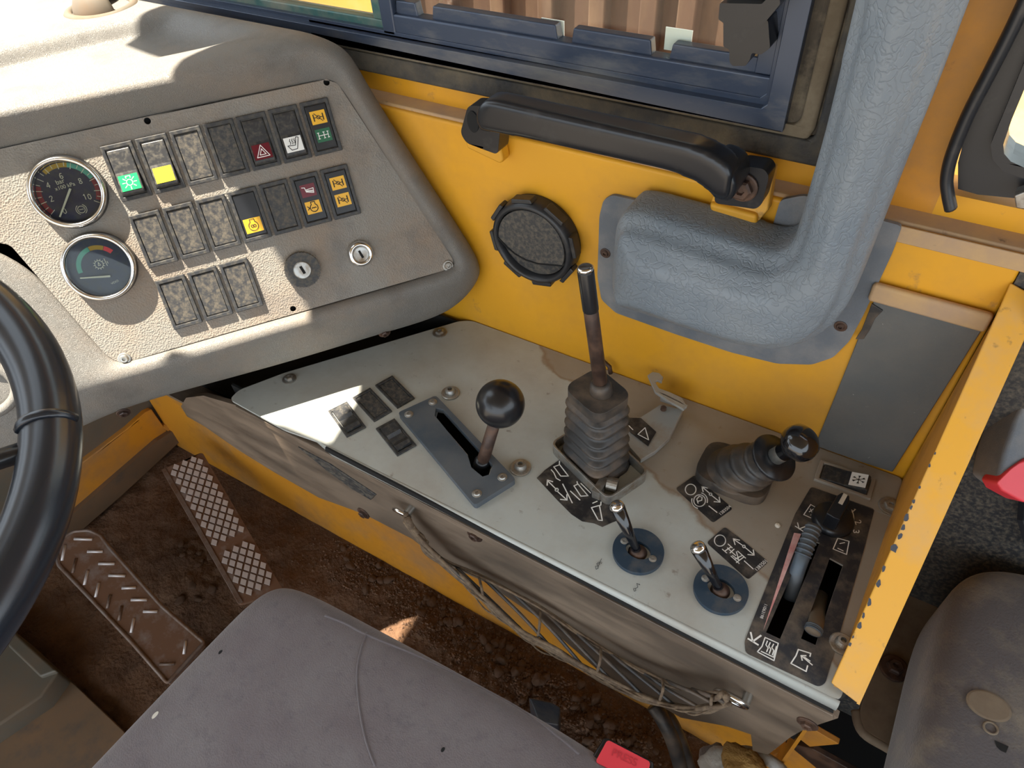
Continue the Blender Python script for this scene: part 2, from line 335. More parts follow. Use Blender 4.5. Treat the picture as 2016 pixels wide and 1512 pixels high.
vs = [(x0 + (x1 - x0) * i / nx, y0 + (y1 - y0) * j / ny, hf(x0 + (x1 - x0) * i / nx, y0 + (y1 - y0) * j / ny)) for j in range(ny + 1) for i in range(nx + 1)]
fs = [(j * (nx + 1) + i, j * (nx + 1) + i + 1, (j + 1) * (nx + 1) + i + 1, (j + 1) * (nx + 1) + i) for j in range(ny) for i in range(nx)]
mk('floor', vs, fs, M['dirt'], smooth=True, **st)
# ================================================================ WINDOW 1 (sliding side window)
w1 = root('window_1', (-.5, .55, .30), '', ''); del w1['label']; del w1['category']; w1['kind'] = 'structure'
L1 = [(-1.06, .2745), (-.082, .2745), (-.070, .286), (-.070, .80)]
def band(name, z0, z1, xr, ya, yb, m, ch=.012, **k):   # L shaped band under and behind the window
    pts = [(-1.06, ya, z0), (xr - ch, ya, z0), (xr - ch * .25, ya, z0 + ch * .25), (xr, ya, z0 + ch), (xr, ya, .80), (xr - (z1 - z0), ya, .80), (xr - (z1 - z0), ya, z1 + .004), (xr - (z1 - z0) - .004, ya, z1), (-1.06, ya, z1)]
    return mk(name, *prism(pts, (0, yb - ya, 0)), m, w1, **k)
band('rubber_seal', .275, .2945, -.062, .536, .56, M['sealblack'], bevel=.006, segs=3)
band('inner_seal', .291, .303, -.083, .5385, .56, M['seal'], bevel=.003)
band('outer_frame', .2985, .3135, -.1045, .533, .575, M['alu'], ch=.0008, bevel=.0015)
band('frame_step', .3125, .318, -.118, .540, .575, M['alu'], ch=.0006, bevel=.001)
bx('corner_filler', (-.107, -.068, .542, .56, .297, .80), mat('stained seal', (.12, .095, .065), .8, dust=((.035, .03, .025), .5, 9, (5, 1, .6)), dust2=((.22, .18, .12), .62, 30)), w1)
bx('filler_groove', (-.094, -.088, .5405, .543, .31, .80), M['rust'], w1, bevel=.001)
# sliding sash with the notched grip rail
bx('sash_rail', (-.478, -.122, .541, .556, .3165, .334), M['alu'], w1, bevel=.002)
for a_, b_2 in [(785, 829), (857, 1103), (1130, 1288), (1322, 1537)]:
    xa, xb = py(a_, 20 + (a_ - 785) * .165, .55).x, py(b_2, 20 + (b_2 - 785) * .165, .55).x
    zt = .345
    mk('grip_segment', *prism([(xa, .545, .333), (xb, .545, .333), (xb - .002, .545, zt), (xa + .002, .545, zt)], (0, .010, 0)), M['alu'], w1, bevel=.0012)
bx('sash_stile', (-.136, -.122, .543, .556, .334, .80), M['alu'], w1, bevel=.001)
bx('divider', (-.492, -.476, .540, .560, .314, .80), M['alu'], w1, bevel=.002)
bx('fixed_rail', (-1.06, -.492, .5455, .558, .3165, .325), M['alugreen'], w1, bevel=.0015)
bx('fixed_stile', (-.506, -.4925, .5455, .558, .325, .80), M['alugreen'], w1, bevel=.001)
bx('sash_glass', (-.478, -.134, .5505, .5535, .333, .80), M['glass'], w1)
bx('fixed_glass', (-1.06, -.505, .5515, .5545, .324, .80), M['glass'], w1)
for u, v in [(1088, 58), (1335, 78)]:
    q = py(u, v, .5565); mk('glass_label', *prism([q + V((-.011, 0, -.009)), q + V((.011, 0, -.009)), q + V((.011, 0, .008)), q + V((-.011, 0, .008))], (0, .0008, 0)), M['white'], w1)
lt = root('window_latch', py(1465, 60, .53), 'black plastic sliding latch on the lower corner of the side window', 'latch')
pyp('latch_body', [(1424, 40), (1512, 40), (1516, 95), (1498, 108), (1480, 104), (1476, 118), (1468, 130), (1442, 130), (1436, 122), (1436, 98), (1424, 92)], .523, .020, M['black'], lt, rnd=.0015, bevel=.002)
pyp('latch_grip', [(1417, 6), (1500, 8), (1532, -28), (1536, 8), (1508, 42), (1496, 54), (1428, 48), (1414, 38)], .508, .022, M['black'], lt, rnd=.001, bevel=.002)
pyp('latch_slide', [(1436, -60), (1500, -60), (1504, 4), (1428, 4)], .516, .016, M['blackdusty'], lt, bevel=.002)
# ================================================================ WINDOW 2 (rear quarter window)
w2 = root('window_2', (.1, .55, .30), '', ''); del w2['label']; del w2['category']; w2['kind'] = 'structure'
outer = [(1903, 255), (1960, 140), (2040, -20), (2100, -140), (2900, -60), (2900, 620), (2200, 430), (2016, 392), (1925, 383), (1886, 372), (1886, 320)]
inner = [(1975, 285), (1992, 235), (2040, 120), (2120, -60), (2600, 60), (2600, 480), (2200, 375), (2016, 330), (1990, 318), (1977, 303)]
pyp('window_frame', outer, .540, .03, M['rubber'], w2, holes=[inner])
mid = [(1950, 285), (1975, 225), (2030, 90), (2110, -90), (2700, 60), (2700, 520), (2200, 400), (2016, 352), (1975, 338), (1954, 315)]
pyp('inner_lip', mid, .532, .012, M['rubber'], w2, holes=[inner], bevel=.003)
pyp('window_glass', inner, .556, .003, M['glass'], w2)
mk('seal_strip', *tube(smoothpath([py(u, v, .528) for u, v in [(2070, -110), (1998, 45), (1950, 140), (1905, 228), (1874, 305), (1864, 350), (1866, 380), (1872, 410)]]), 1, 12, cross=(.0062, .0042, (0, 1, 0))), M['rubber'], w2, smooth=True)
pyp('window_catch', [(1996, 386), (2016, 378), (2040, 384), (2040, 416), (2000, 410)], .522, .012, M['steel'], w2, bevel=.001)
# ================================================================ OUTSIDE
ob = root('dump_body', (-1, 1.7, -.9), 'rusty brown ribbed dump body seen through the side window', 'truck body')
T = V((0, .04, 1)).normalized()
def oq(x0, x1, s0, s1, off, th): # panel in the tilted plane
    o_ = V((0, 1.62, -.9)); n_ = V((0, -1, .04)).normalized()
    return prism([o_ + V((x0, 0, 0)) + T * s0 + n_ * off, o_ + V((x1, 0, 0)) + T * s0 + n_ * off, o_ + V((x1, 0, 0)) + T * s1 + n_ * off, o_ + V((x0, 0, 0)) + T * s1 + n_ * off], -n_ * th)
mk('side_plate', *oq(-1.5, -.42, 0, 2.4, 0, .03), M['container'], ob)
for i, x in enumerate([-1.42, -1.26, -1.10, -.96, -.82, -.69, -.60]): mk('rib', *oq(x, x + .045, 0, 2.4, .035, .05), M['container'], ob, bevel=.006)
mk('front_plate', *oq(-4.5, -1.5, 0, 2.4, .02, .03), M['bodyyellow'], ob)
mk('rear_plate', *oq(-.42, .02, 0, 2.4, .03, .03), M['bodyyellow'], ob)
mk('corner_post', *oq(.02, .10, 0, 2.4, .06, .08), M['bodyyellow'], ob)
f2 = root('rear_fender', (.4, 1.1, -.7), 'sunlit yellow mudguard outside the small rear window', 'mudguard')
mk('guard_plate', *prism([(.06, .9, .0), (1.6, .9, .0), (1.6, 1.25, .12), (.06, 1.25, .12)], (0, 0, -.03)), M['bodyyellow'], f2)
mk('guard_side', *prism([(.06, .9, -.03), (1.6, .9, -.03), (1.6, .9, -.5), (.06, .9, -.5)], (0, .03, 0)), M['bodyyellow'], f2)
# ================================================================ CONSOLE
co = root('side_console', (-.25, .40, -.2), 'long grey painted control console running along the yellow side wall', 'console')
def gp(u, v): return pz(u, v, 0)
top_out = [gp(452, 786), gp(470, 768), gp(560, 734), gp(905, 632), V((gp(925, 636).x, .5195, 0)), V((.0765, .5195, 0)), V((.0775, .284, 0)), V((gp(640, 872).x, .284, 0)), gp(560, 846)]
slot_gear = [(862, 806), (875, 812), (968, 915), (962, 936), (948, 940), (925, 920), (921, 895), (858, 822)]
boot_hole = [(1118, 868), (1165, 850), (1248, 908), (1202, 960)]
slot_l = [(1590, 1060), (1614, 1068), (1536, 1258), (1508, 1245)]
slot_r = [(1634, 1098), (1660, 1112), (1606, 1270), (1577, 1257)]
tg = [[tuple(x) for x in circ(1253, 1086, 17, 12)[:-1]], [tuple(x) for x in circ(1415, 1160, 17, 12)[:-1]]]
def zz(l, z=0): return [pz(u, v, z) for u, v in l]
v1, f1 = prism(roundpoly(top_out, .006), (0, 0, -.0025), [zz(slot_gear), zz(boot_hole), zz(slot_l), zz(slot_r)] + [zz(t) for t in tg])
mk('top_plate', v1, f1, M['console'], co)
# rolled front edge
xs_ = gp(640, 872).x; prof = [(.284, 0), (.2815, -.0006), (.280, -.0025), (.2795, -.0085), (.281, -.0085), (.2815, -.004), (.284, -.0025)]
vs, fs = [], []
for x, k in ((xs_ - .01, .3), (xs_ + .012, 1), (-.2, 1), (.0775, 1)):
    vs += [V((x, .284 - (.284 - y) * k, z * k)) for y, z in prof]
for i in range(3):
    for k in range(7): j = (k + 1) % 7; fs.append((i * 7 + k, i * 7 + j, i * 7 + 7 + j, i * 7 + 7 + k))
fs += [tuple(range(7)), tuple(range(21, 28))]
mk('front_edge', vs, fs, M['console'], co, smooth=True)
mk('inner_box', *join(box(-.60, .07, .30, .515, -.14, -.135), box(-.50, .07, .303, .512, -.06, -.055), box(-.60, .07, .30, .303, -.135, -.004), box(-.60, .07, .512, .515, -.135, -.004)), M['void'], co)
mk('rear_corner_plate', *prism([(.03, .47, .0006), (.0755, .47, .0006), (.0755, .515, .0006), (.03, .515, .0006)], (0, 0, -.0005)), M['console'], co)
mk('gap_shade_sheet', *box(-1.04, -.50, .305, .515, -.05, -.045), M['void'], co)  # added black sheet standing for the shade between dash and console
# side panel
sp = [(366, 783), (400, 779), (462, 797), (640, 889), (1640, 1407), (1650, 1414), (1584, 1436), (1557, 1451), (1512, 1486), (1482, 1478), (1478, 1446), (1430, 1430), (1340, 1413), (1233, 1350), (1180, 1322), (1057, 1215), (952, 1145), (874, 1110), (811, 1061), (716, 1012), (628, 980), (540, 930), (469, 886), (400, 838), (368, 820), (356, 800)]
pyp('side_panel', sp, .281, .006, M['brown'], co, bevel=.002)
pyp('panel_lip', [(462, 800), (640, 892), (1640, 1410), (1640, 1418), (640, 903), (470, 812)], .2795, .003, M['brown'], co, bevel=.001)
pyp('panel_gap', [(640, 881), (1640, 1398), (1640, 1405), (640, 888)], .2794, .002, M['void'], co)
pyp('panel_crease', [(585, 880), (650, 915), (740, 975), (730, 985), (690, 962), (640, 925)], .2795, .0035, M['blackdusty'], co, bevel=.001)
kp = mk('kick_panel', *box(-1.045, .078, .372, .39, -.46, -.06), M['orange'], co)
mk('under_tray', *box(-1.10, .07, .288, .372, -.085, -.08), M['brown'], co)
for u, v in [(716, 1010), (935, 1054), (1590, 1424)]: bolt('bolt', py(u, v, .281), (0, -1, 0), .005, M['rust'], co)
for u, v, r in [(570, 747, .0048), (866, 656, .0052), (887, 775, .006), (1025, 922, .0062), (1752, 998, .006), (1656, 1268, .0055)]:
    bolt('bolt', gp(u, v) + V((0, 0, .0004)), (0, 0, 1), r, M['steel'], co, hexa=(u in (570, 866, 1752)), hgt=.0035 if u in (570, 866, 1752) else .0065)
for u, v in [(1393, 905), (1492, 985)]: mk('rivet', *lathe(gp(u, v), (0, 0, 1), [(.004, 0), (.0038, .0015), (.0025, .002), (.0018, .001)], 16), M['bootrubber'], co)
mk('rivet', *lathe(gp(1531, 1035), (0, 0, 1), [(.0025, 0), (.0024, .0012), (.001, .002)], 12), M['needle'], co)
UP = V((0, 0, 1)); hz = .0009
def cz(u, v): return pz(u, v, hz)
def plane_decal(name, pts, m, rnd=.002, holes=(), z=.0006, label=None): return pzp(name, pts, z, .0005, m, co, rnd=rnd, holes=holes, label=label)
# decals of the body lever
plane_decal('body_lever_decal', [(1057, 941), (1072, 926), (1108, 900), (1150, 945), (1232, 1015), (1222, 1022), (1205, 1028), (1186, 1037), (1170, 1030), (1146, 1026), (1125, 1012), (1098, 985)], M['decal'], 0, label='torn black decal with tipping body symbols')
sx_ = lambda pts, k=3.978, ox=1050, oy=880: [(ox + a / k, oy + b / k) for a, b in pts]
sy = [sx_(l) for l in [[(205, 110), (203, 140), (160, 155), (215, 228), (275, 228), (207, 140)], [(140, 178), (160, 200), (180, 245), (210, 262)],
    [(110, 262), (180, 332)], [(108, 300), (110, 258), (152, 272)], [(186, 345), (262, 414)], [(262, 372), (264, 416), (212, 410)],
    [(230, 290), (305, 438)], [(342, 270), (346, 292), (318, 304), (372, 385), (428, 382), (350, 290)], [(372, 285), (448, 360)], [(290, 345), (365, 415)],
    [(530, 430), (528, 455), (455, 475), (508, 572), (540, 576), (518, 458)], [(465, 440), (500, 425)]]] + [circ(1050 + 183 / 3.978, 880 + 335 / 3.978, 3, 10)]
mk('body_lever_symbols', *strokes(sy, .0011, UP, cz), M['white'], co)
plane_decal('bracket_decal', [(1232, 822), (1262, 823), (1292, 850), (1276, 878), (1240, 850)], M['decal'], 0, z=.0085)
mk('bracket_symbols', *strokes([[(1256, 855), (1270, 842), (1277, 866), (1256, 855)], [(1238, 838), (1246, 846)]], .001, UP, lambda u, v: pz(u, v, .0094)), M['white'], co)
# parking brake decal
plane_decal('parking_brake_decal', [(1330, 962), (1368, 935), (1395, 960), (1443, 1001), (1404, 1029)], M['decal'], .003)
k = 3.978
sy = [circ(1050 + 1232 / k, 880 + 333 / k, 10.5, 24), circ(1050 + 1302 / k, 880 + 420 / k, 11.5, 24), circ(1050 + 1302 / k, 880 + 420 / k, 15.5, 10, -75, 15), circ(1050 + 1302 / k, 880 + 420 / k, 15.5, 10, 105, 195)] + \
     [sx_(l) for l in [[(1290, 440), (1280, 408), (1300, 385), (1322, 395), (1318, 418), (1290, 425)], [(1322, 312), (1380, 362)], [(1330, 350), (1320, 310), (1365, 322)], [(1395, 378), (1460, 430)], [(1455, 392), (1462, 432), (1415, 428)], [(1375, 462), (1438, 512)]]] + [circ(1050 + 1388 / k, 880 + 370 / k, 2.5, 10)]
mk('parking_brake_symbols', *strokes(sy, .0010, UP, cz), M['white'], co)
text('decal_number', '1383504', pz(1420, 1014, hz), pz(1440, 998, hz), UP, M['white'], co)
# differential lock decal
plane_decal('axle_lock_decal', [(1391, 1068), (1427, 1037), (1460, 1062), (1513, 1106), (1473, 1141)], M['decal'], .003)
sy = [circ(1050 + 1462 / k, 880 + 733 / k, 11, 24)] + [sx_(l) for l in [[(1480, 800), (1515, 830)], [(1500, 815), (1545, 785)], [(1525, 760), (1558, 790)], [(1540, 830), (1572, 800)], [(1520, 790), (1585, 850)], [(1560, 850), (1600, 880)], [(1548, 855), (1612, 912)], [(1575, 880), (1635, 850)], [(1600, 815), (1662, 870)], [(1590, 905), (1650, 860)], [(1590, 820), (1610, 890)],
    [(1568, 722), (1638, 770)], [(1580, 765), (1566, 718), (1615, 730)], [(1660, 788), (1728, 845)], [(1722, 805), (1730, 848), (1680, 842)], [(1652, 892), (1722, 955)]]] + [circ(1050 + 1649 / k, 880 + 779 / k, 2.5, 10)]
mk('axle_lock_symbols', *strokes(sy, .0009, UP, cz), M['white'], co)
text('decal_number', '1383501', pz(1491, 1124, hz), pz(1511, 1106, hz), UP, M['white'], co)
# pen writing
sy = [[(1173, 1122), (1171, 1112), (1178, 1110), (1182, 1118), (1173, 1122)], [(1176, 1112), (1184, 1106)], [(1182, 1112), (1178, 1104), (1184, 1101)], [(1181, 1108), (1185, 1106)], [(1186, 1108), (1181, 1102), (1185, 1098)],
      [(1250, 1163), (1249, 1157), (1253, 1155), (1255, 1160), (1250, 1163)], [(1256, 1157), (1251, 1150), (1259, 1153), (1254, 1146)]]
sy = [[(1050 + a / k, 880 + b / k) for a, b in l] for l in [[(485, 935), (492, 958), (508, 950), (505, 930), (485, 935)], [(498, 915), (512, 935)], [(495, 918), (512, 900)], [(508, 915), (518, 905)], [(515, 925), (520, 900), (535, 875)], [(522, 905), (532, 898)], [(528, 915), (538, 905)],
     [(785, 1110), (790, 1130), (803, 1125), (800, 1108), (785, 1110)], [(800, 1108), (818, 1098), (810, 1068), (835, 1080), (828, 1072)]]]
mk('pen_writing', *strokes(sy, .00042, UP, cz), M['ink'], co)
# heater decal with its slots
hd = [(1597, 958), (1722, 1002), (1700, 1055), (1622, 1350), (1606, 1352), (1466, 1282), (1466, 1262), (1560, 1012)]
hd = [(1597, 958), (1722, 1002), (1702, 1078), (1625, 1345), (1612, 1352), (1468, 1285), (1466, 1262), (1565, 1012)]
plane_decal('heater_decal', hd, M['decaldirty'], .004, [zz(slot_l), zz(slot_r)][0:0] if 0 else (), z=.0006) if 0 else None
v1, f1 = prism(roundpoly(zz(hd, .0006), .003), (0, 0, -.0005), [zz(slot_l, .0006), zz(slot_r, .0006)]); mk('heater_decal', v1, f1, M['decaldirty'], co, label='worn black heater decal with two lever slots')
K2 = 3.286; q_ = lambda l: [(1450 + a / K2, 880 + b / K2) for a, b in l]
for nm, w_, ll in [('fan_symbol', .0008, [[(480, 372), (520, 395), (512, 472), (435, 438), (480, 372)], [(470, 420), (500, 400)], [(480, 440), (505, 430)], [(478, 400), (500, 450)]]),
    ('window_symbol', .0008, [[(655, 590), (728, 610), (712, 695), (625, 660), (655, 590)], [(668, 625), (700, 618)], [(655, 655), (690, 672)]]),
    ('upper_arrow', .0009, [[(380, 512), (430, 545)], [(405, 530), (395, 490)], [(405, 530), (462, 508)]]),
    ('lower_arrow', .0014, [[(75, 1240), (140, 1280)], [(105, 1258), (92, 1200)], [(105, 1258), (158, 1220)]]),
    ('heating_symbol', .0009, [[(185, 1232), (270, 1270), (242, 1382), (135, 1325), (165, 1290), (185, 1232)], [(160, 1322), (240, 1360), (258, 1290)], [(200, 1255), (190, 1280), (205, 1300), (195, 1325)], [(218, 1265), (208, 1288), (222, 1308), (212, 1335)], [(240, 1275), (228, 1298), (242, 1318), (232, 1345)]]),
    ('fresh_air_symbol', .0010, [[(475, 1355), (480, 1335), (400, 1310), (385, 1350), (352, 1400), (450, 1452), (460, 1415)], [(490, 1410), (425, 1355)], [(425, 1380), (418, 1350), (450, 1350)], [(475, 1385), (440, 1360)]])]:
    mk(nm, *strokes([q_(l) for l in ll], w_, UP, cz), M['white'], co)
mk('temperature_wedge', [cz(*p) for p in q_([(372, 555), (418, 562), (172, 1190)])], [(0, 1, 2)], mat('faded red wedge', (.62, .27, .26), .6, dust=((.8, .62, .60), .5, 25)), co)
for s_, a_, b_3 in [('1', (770, 402), (745, 420)), ('2', (795, 472), (775, 498)), ('3', (790, 535), (755, 560))]:
    pass
def glyph(s_, c, hgt, updir, m, par, mp=cz, wd=.0009):
    G = {'1': [[(-.1, .3), (.1, .5), (.1, -.5)]], '2': [[(-.25, .3), (-.1, .5), (.15, .48), (.25, .25), (.1, 0), (-.25, -.5), (.28, -.5)]], '3': [[(-.25, .42), (0, .5), (.22, .35), (.18, .08), (-.05, 0), (.2, -.08), (.26, -.35), (.0, -.5), (-.25, -.42)]],
         '4': [[(.15, -.5), (.15, .5), (-.28, -.2), (.3, -.2)]], '6': [[(.2, .45), (-.05, .5), (-.25, .1), (-.25, -.3), (0, -.5), (.22, -.35), (.22, -.08), (0, .05), (-.22, -.1)]], '8': [[(0, 0), (-.2, .15), (-.2, .4), (0, .5), (.2, .4), (.2, .15), (0, 0), (-.24, -.15), (-.24, -.4), (0, -.5), (.24, -.4), (.24, -.15), (0, 0)]], '0': [[(0, .5), (-.22, .3), (-.25, -.3), (0, -.5), (.25, -.3), (.22, .3), (0, .5)]]}[s_]
    a = math.atan2(updir[1], updir[0]); u_x, u_y = math.cos(a), math.sin(a); r_x, r_y = -u_y, u_x
    return [[(c[0] + hgt * (x * r_x + y * u_x), c[1] + hgt * (x * r_y + y * u_y)) for x, y in l] for l in G]
sy = glyph('1', (1450 + 757 / K2, 880 + 410 / K2), 9, (1, -.75), 0, 0) + glyph('2', (1450 + 787 / K2, 880 + 486 / K2), 11, (1, -.35), 0, 0) + glyph('3', (1450 + 775 / K2, 880 + 546 / K2), 11, (1, .1), 0, 0)
sy += [circ(1638, 1022, 43, 12, -25, 45)]
mk('fan_scale', *strokes(sy, .0008, UP, cz), M['white'], co)
text('decal_number', '11063198', pz(1505, 1189, hz), pz(1496, 1216, hz), UP, M['white'], co)
# ---- small switches set in the console (rocker cutouts)
def frame4(c, n_, xd, yd): # matrix with columns x,y,z
    x = V(xd).normalized(); z = V(n_).normalized(); y = z.cross(x); return Matrix(((x.x, y.x, z.x, c.x), (x.y, y.y, z.y, c.y), (x.z, y.z, z.z, c.z), (0, 0, 0, 1)))
SH = {}
def shared(key, v, f, m, bev=0):
    if key in SH: return SH[key]
    me = bpy.data.meshes.new(key); me.from_pydata([tuple(q) for q in v], [], f); me.materials.append(m)
    bm = bmesh.new(); bm.from_mesh(me); bmesh.ops.recalc_face_normals(bm, faces=bm.faces)
    if bev: bmesh.ops.bevel(bm, geom=[e for e in bm.edges if e.calc_face_angle(0) > .6], offset=bev, segments=2, affect='EDGES', profile=.5)
    bm.to_mesh(me); bm.free()
    SH[key] = me; return me
def inst(name, me, parent, mtx=None):
    o = bpy.data.objects.new(name, me); COL.objects.link(o); o.parent = parent
    if mtx is not None: o.matrix_basis = mtx
    return o
SW, SHH = .0136, .0247    # half width, half height of a bezel
def rectp(x, y, z): return [(-x, -y, z), (x, -y, z), (x, y, z), (-x, y, z)]
def bezel_mesh():
    v, f = prism(rectp(SW, SHH, .0), (0, 0, .0035), [rectp(SW - .0032, SHH - .0038, 0)]); return shared('bezel', v, f, M['switchblack'], .0006)
def blank_mesh(key='blank', m=None, t=.0026, inset=.0036):
    v, f = prism(rectp(SW - inset, SHH - inset - .0008, -.002), (0, 0, t + .002)); return shared(key, v, f, m or M['blackdusty'], .0006)
def rocker_mesh():
    pr = [(-.0200, -.003), (-.0200, .0085), (-.017, .0098), (0, .0052), (.017, .0036), (.0200, .0030), (.0200, -.003)]
    wv = SW - .0038; v = [(-wv, y, z) for y, z in pr] + [(wv, y, z) for y, z in pr]; n = len(pr)
    f = [tuple(range(n)), tuple(range(n, 2 * n))] + [(i, (i + 1) % n, n + (i + 1) % n, n + i) for i in range(n)]
    return shared('rocker', v, f, M['switchblack'], .0010)
def rk(y): # height of the rocker face at y
    pts = [(-.017, .0098), (0, .0052), (.017, .0036)]
    for (a, b), (c, d) in zip(pts, pts[1:]):
        if a <= y <= c: return b + (d - b) * (y - a) / (c - a)
    return .0098
def patch(name, key, m, parent, yc, hs=.0068, wv=.0082, face=None):
    f_ = face or (lambda y: .0027); v = [(x, y, f_(y) + .0003) for x, y in ((-wv, yc - hs), (wv, yc - hs), (wv, yc + hs), (-wv, yc + hs))]
    return inst(name, shared(key + name, v, [(0, 1, 2, 3)], m), parent)
def symbol(name, key, m, parent, lines, yc, face=None, sc=.0062, wd=.00065):
    f_ = face or (lambda y: .0027); me_k = key + name
    if me_k not in SH:
        v, f = strokes([[(x * sc, yc + y * sc, f_(yc + y * sc) + .0006) for x, y in l] for l in lines], wd, (0, 0, 1)); shared(me_k, v, f, m)
    return inst(name, SH[me_k], parent)
LAMP = [circ(0, 0, .42, 16)] + [[(.6 * math.cos(a), .6 * math.sin(a)), (.98 * math.cos(a), .98 * math.sin(a))] for a in [math.radians(t) for t in (0, 40, 140, 180, 220, 270, 320)]] + [[(-.3, .62), (-.3, .9), (.3, .9), (.3, .62)]]
DIFF = [[(-.85, -.55), (-.85, .55)], [(-.78, -.55), (-.78, .55)], [(.85, -.55), (.85, .55)], [(.78, -.55), (.78, .55)], [(-.78, 0), (-.28, 0)], [(.28, 0), (.78, 0)], circ(0, 0, .28, 12), [(-.62, .7), (.62, -.7)]]
AXLE = [[(-.85, -.5), (-.85, .5)], [(-1, .5), (-.7, .5)], [(-1, -.5), (-.7, -.5)], [(-.85, 0), (0, 0)], [(.1, -.5), (.1, .5)], [(-.05, .5), (.25, .5)], [(-.05, -.5), (.25, -.5)], [(.1, 0), (.8, 0)], [(.8, -.5), (.8, .5)], [(.65, .5), (.95, .5)], [(.65, -.5), (.95, -.5)]]
HAZ = [[(-.95, -.75), (.95, -.75), (0, .95), (-.95, -.75)], [(-.45, -.45), (.45, -.45), (0, .4), (-.45, -.45)]]
HEAT = [[(-.95, -.1), (-.5, -.8), (.35, -.75), (.95, .85), (.6, .95), (.2, -.2), (-.95, -.1)], [(-.5, .05), (-.35, .3), (-.5, .5), (-.35, .8)], [(-.15, .05), (0, .3), (-.15, .5), (0, .8)], [(.2, .1), (.32, .35), (.2, .55), (.32, .8)]]
TIP = [[(-1, .65), (-.5, .55), (-.4, -.2), (.85, -.55), (.95, .25), (-.45, .15)], [(-.35, 0), (.85, -.15)], [(-.35, -.1), (.85, -.35)]]
COIL = [circ(0, -.1, .72, 18, -240, 60), [(-.35, .52), (-.35, .95), (.35, .95), (.35, .52)], circ(-.18, -.1, .2, 8), circ(.18, -.1, .2, 8)]
COOL = [circ(.1, -.1, .68, 18, -240, 60), [(-.25, .5), (-.25, .95), (.45, .95), (.45, .5)], [(-.3, -.15), (-.1, -.05), (.1, -.15), (.3, -.05), (.5, -.15)], [(-1, .3), (-.7, 0), (-1, -.3)]]
SNOW = [[(math.cos(a) * .85, math.sin(a) * .85), (-math.cos(a) * .85, -math.sin(a) * .85)] for a in (math.radians(t) for t in (0, 60, 120))] + [[(.6 * math.cos(a) + .25 * math.cos(a + s), .6 * math.sin(a) + .25 * math.sin(a + s)), (.5 * math.cos(a), .5 * math.sin(a))] for a in (math.radians(60 * t) for t in range(6)) for s in (.6, -.6)]
def place_switch(par, mtx, kind):
    loc = Matrix.Translation(-ORG[par]) @ mtx
    nm = {'blank': 'blank_cover', 'ind': 'indicator_unit'}.get(kind if kind == 'blank' else ('ind' if kind in ('diffaxle', 'tipcool', 'diffdiff', 'coil') else ''), 'rocker_switch')
    o = inst(nm, bezel_mesh(), par, loc)
    if kind == 'blank': inst('cover_plate', blank_mesh(), o)
    elif kind in ('lamp', 'yellow', 'hazard', 'seat', 'plainrock'):
        inst('rocker', rocker_mesh(), o)
        yc = -.0095
        if kind == 'lamp': patch('lens', 'lamp', M['gicon'], o, yc, face=rk); symbol('lens_symbol', 'lamp', M['white'], o, LAMP, yc, rk)
        if kind == 'yellow': patch('lens', 'yel', M['ylens'], o, yc, face=rk)
        if kind == 'hazard': patch('lens', 'haz', M['dred'], o, yc, face=rk); symbol('lens_symbol', 'haz', M['white'], o, HAZ, yc, rk)
        if kind == 'seat': patch('lens', 'seat', M['white'], o, yc, face=rk); symbol('lens_symbol', 'seat', M['ink'], o, HEAT, yc, rk)
    else:
        inst('cover_plate', blank_mesh('indplate', M['black']), o)
        if kind == 'coil': patch('lens', 'coil', M['yicon'], o, -.010); symbol('lens_symbol', 'coil', M['ink'], o, COIL, -.010)
        if kind == 'diffaxle': patch('lens', 'd1', M['yicon'], o, .009, .006, .0072); symbol('lens_symbol', 'd1', M['ink'], o, DIFF, .009, sc=.0055); patch('lens', 'a1', M['dgreen'], o, -.0075, .006, .0072); symbol('lens_symbol', 'a1', M['white'], o, AXLE, -.0075, sc=.0055, wd=.0006)
        if kind == 'tipcool': patch('lens', 't1', M['dred'], o, .009, .006, .0072); symbol('lens_symbol', 't1', M['white'], o, TIP, .009, sc=.0055); patch('lens', 'c1', M['yicon'], o, -.0075, .006, .0072); symbol('lens_symbol', 'c1', M['ink'], o, COOL, -.0075, sc=.0055, wd=.0008)
        if kind == 'diffdiff':
            for y in (.009, -.0075): patch('lens', 'dd%g' % y, M['yicon'], o, y, .006, .0072); symbol('lens_symbol', 'dd%g' % y, M['ink'], o, DIFF, y, sc=.0055)
    return o
def console_switch(q, kind):
    P = [gp(*p) for p in q]; c = sum(P, V()) / 4; y = ((P[0] + P[1]) - (P[2] + P[3])).normalized(); x = y.cross(UP)
    m_ = frame4(c + V((0, 0, -.0008)), UP, x, y); s_ = Matrix.Diagonal((.84, .94, .8, 1)); return m_ @ s_
swq = [([(735, 757), (772, 740), (820, 787), (784, 808)], 'blank'), ([(693, 782), (728, 765), (775, 812), (737, 833)], 'blank')]
for q, kd in swq: place_switch(co, console_switch(q, kd), kd)
def saddle_mesh():
    pr = [(-.0195, -.003), (-.0195, .006), (-.015, .0085), (-.008, .0035), (-.004, .0028), (.001, .0028), (.004, .007), (.0185, .0066), (.0195, .0045), (.0195, -.003)]
    wv = SW - .004; v = [(-wv, y, z) for y, z in pr] + [(wv, y, z) for y, z in pr]; n = len(pr)
    tri = tessellate_polygon([[V((0, y, z)) for y, z in pr]])
    f = [tuple(t) for t in tri] + [tuple(i + n for i in t) for t in tri] + [(i, (i + 1) % n, n + (i + 1) % n, n + i) for i in range(n)]
    return shared('saddle', v, f, M['switchblack'])
for q in ([(648, 810), (682, 793), (722, 842), (682, 862)], [(736, 843), (778, 824), (823, 878), (783, 903)]):
    o = inst('rocker_switch', bezel_mesh(), co, Matrix.Translation(-ORG[co]) @ console_switch(q, '')); inst('rocker', saddle_mesh(), o)
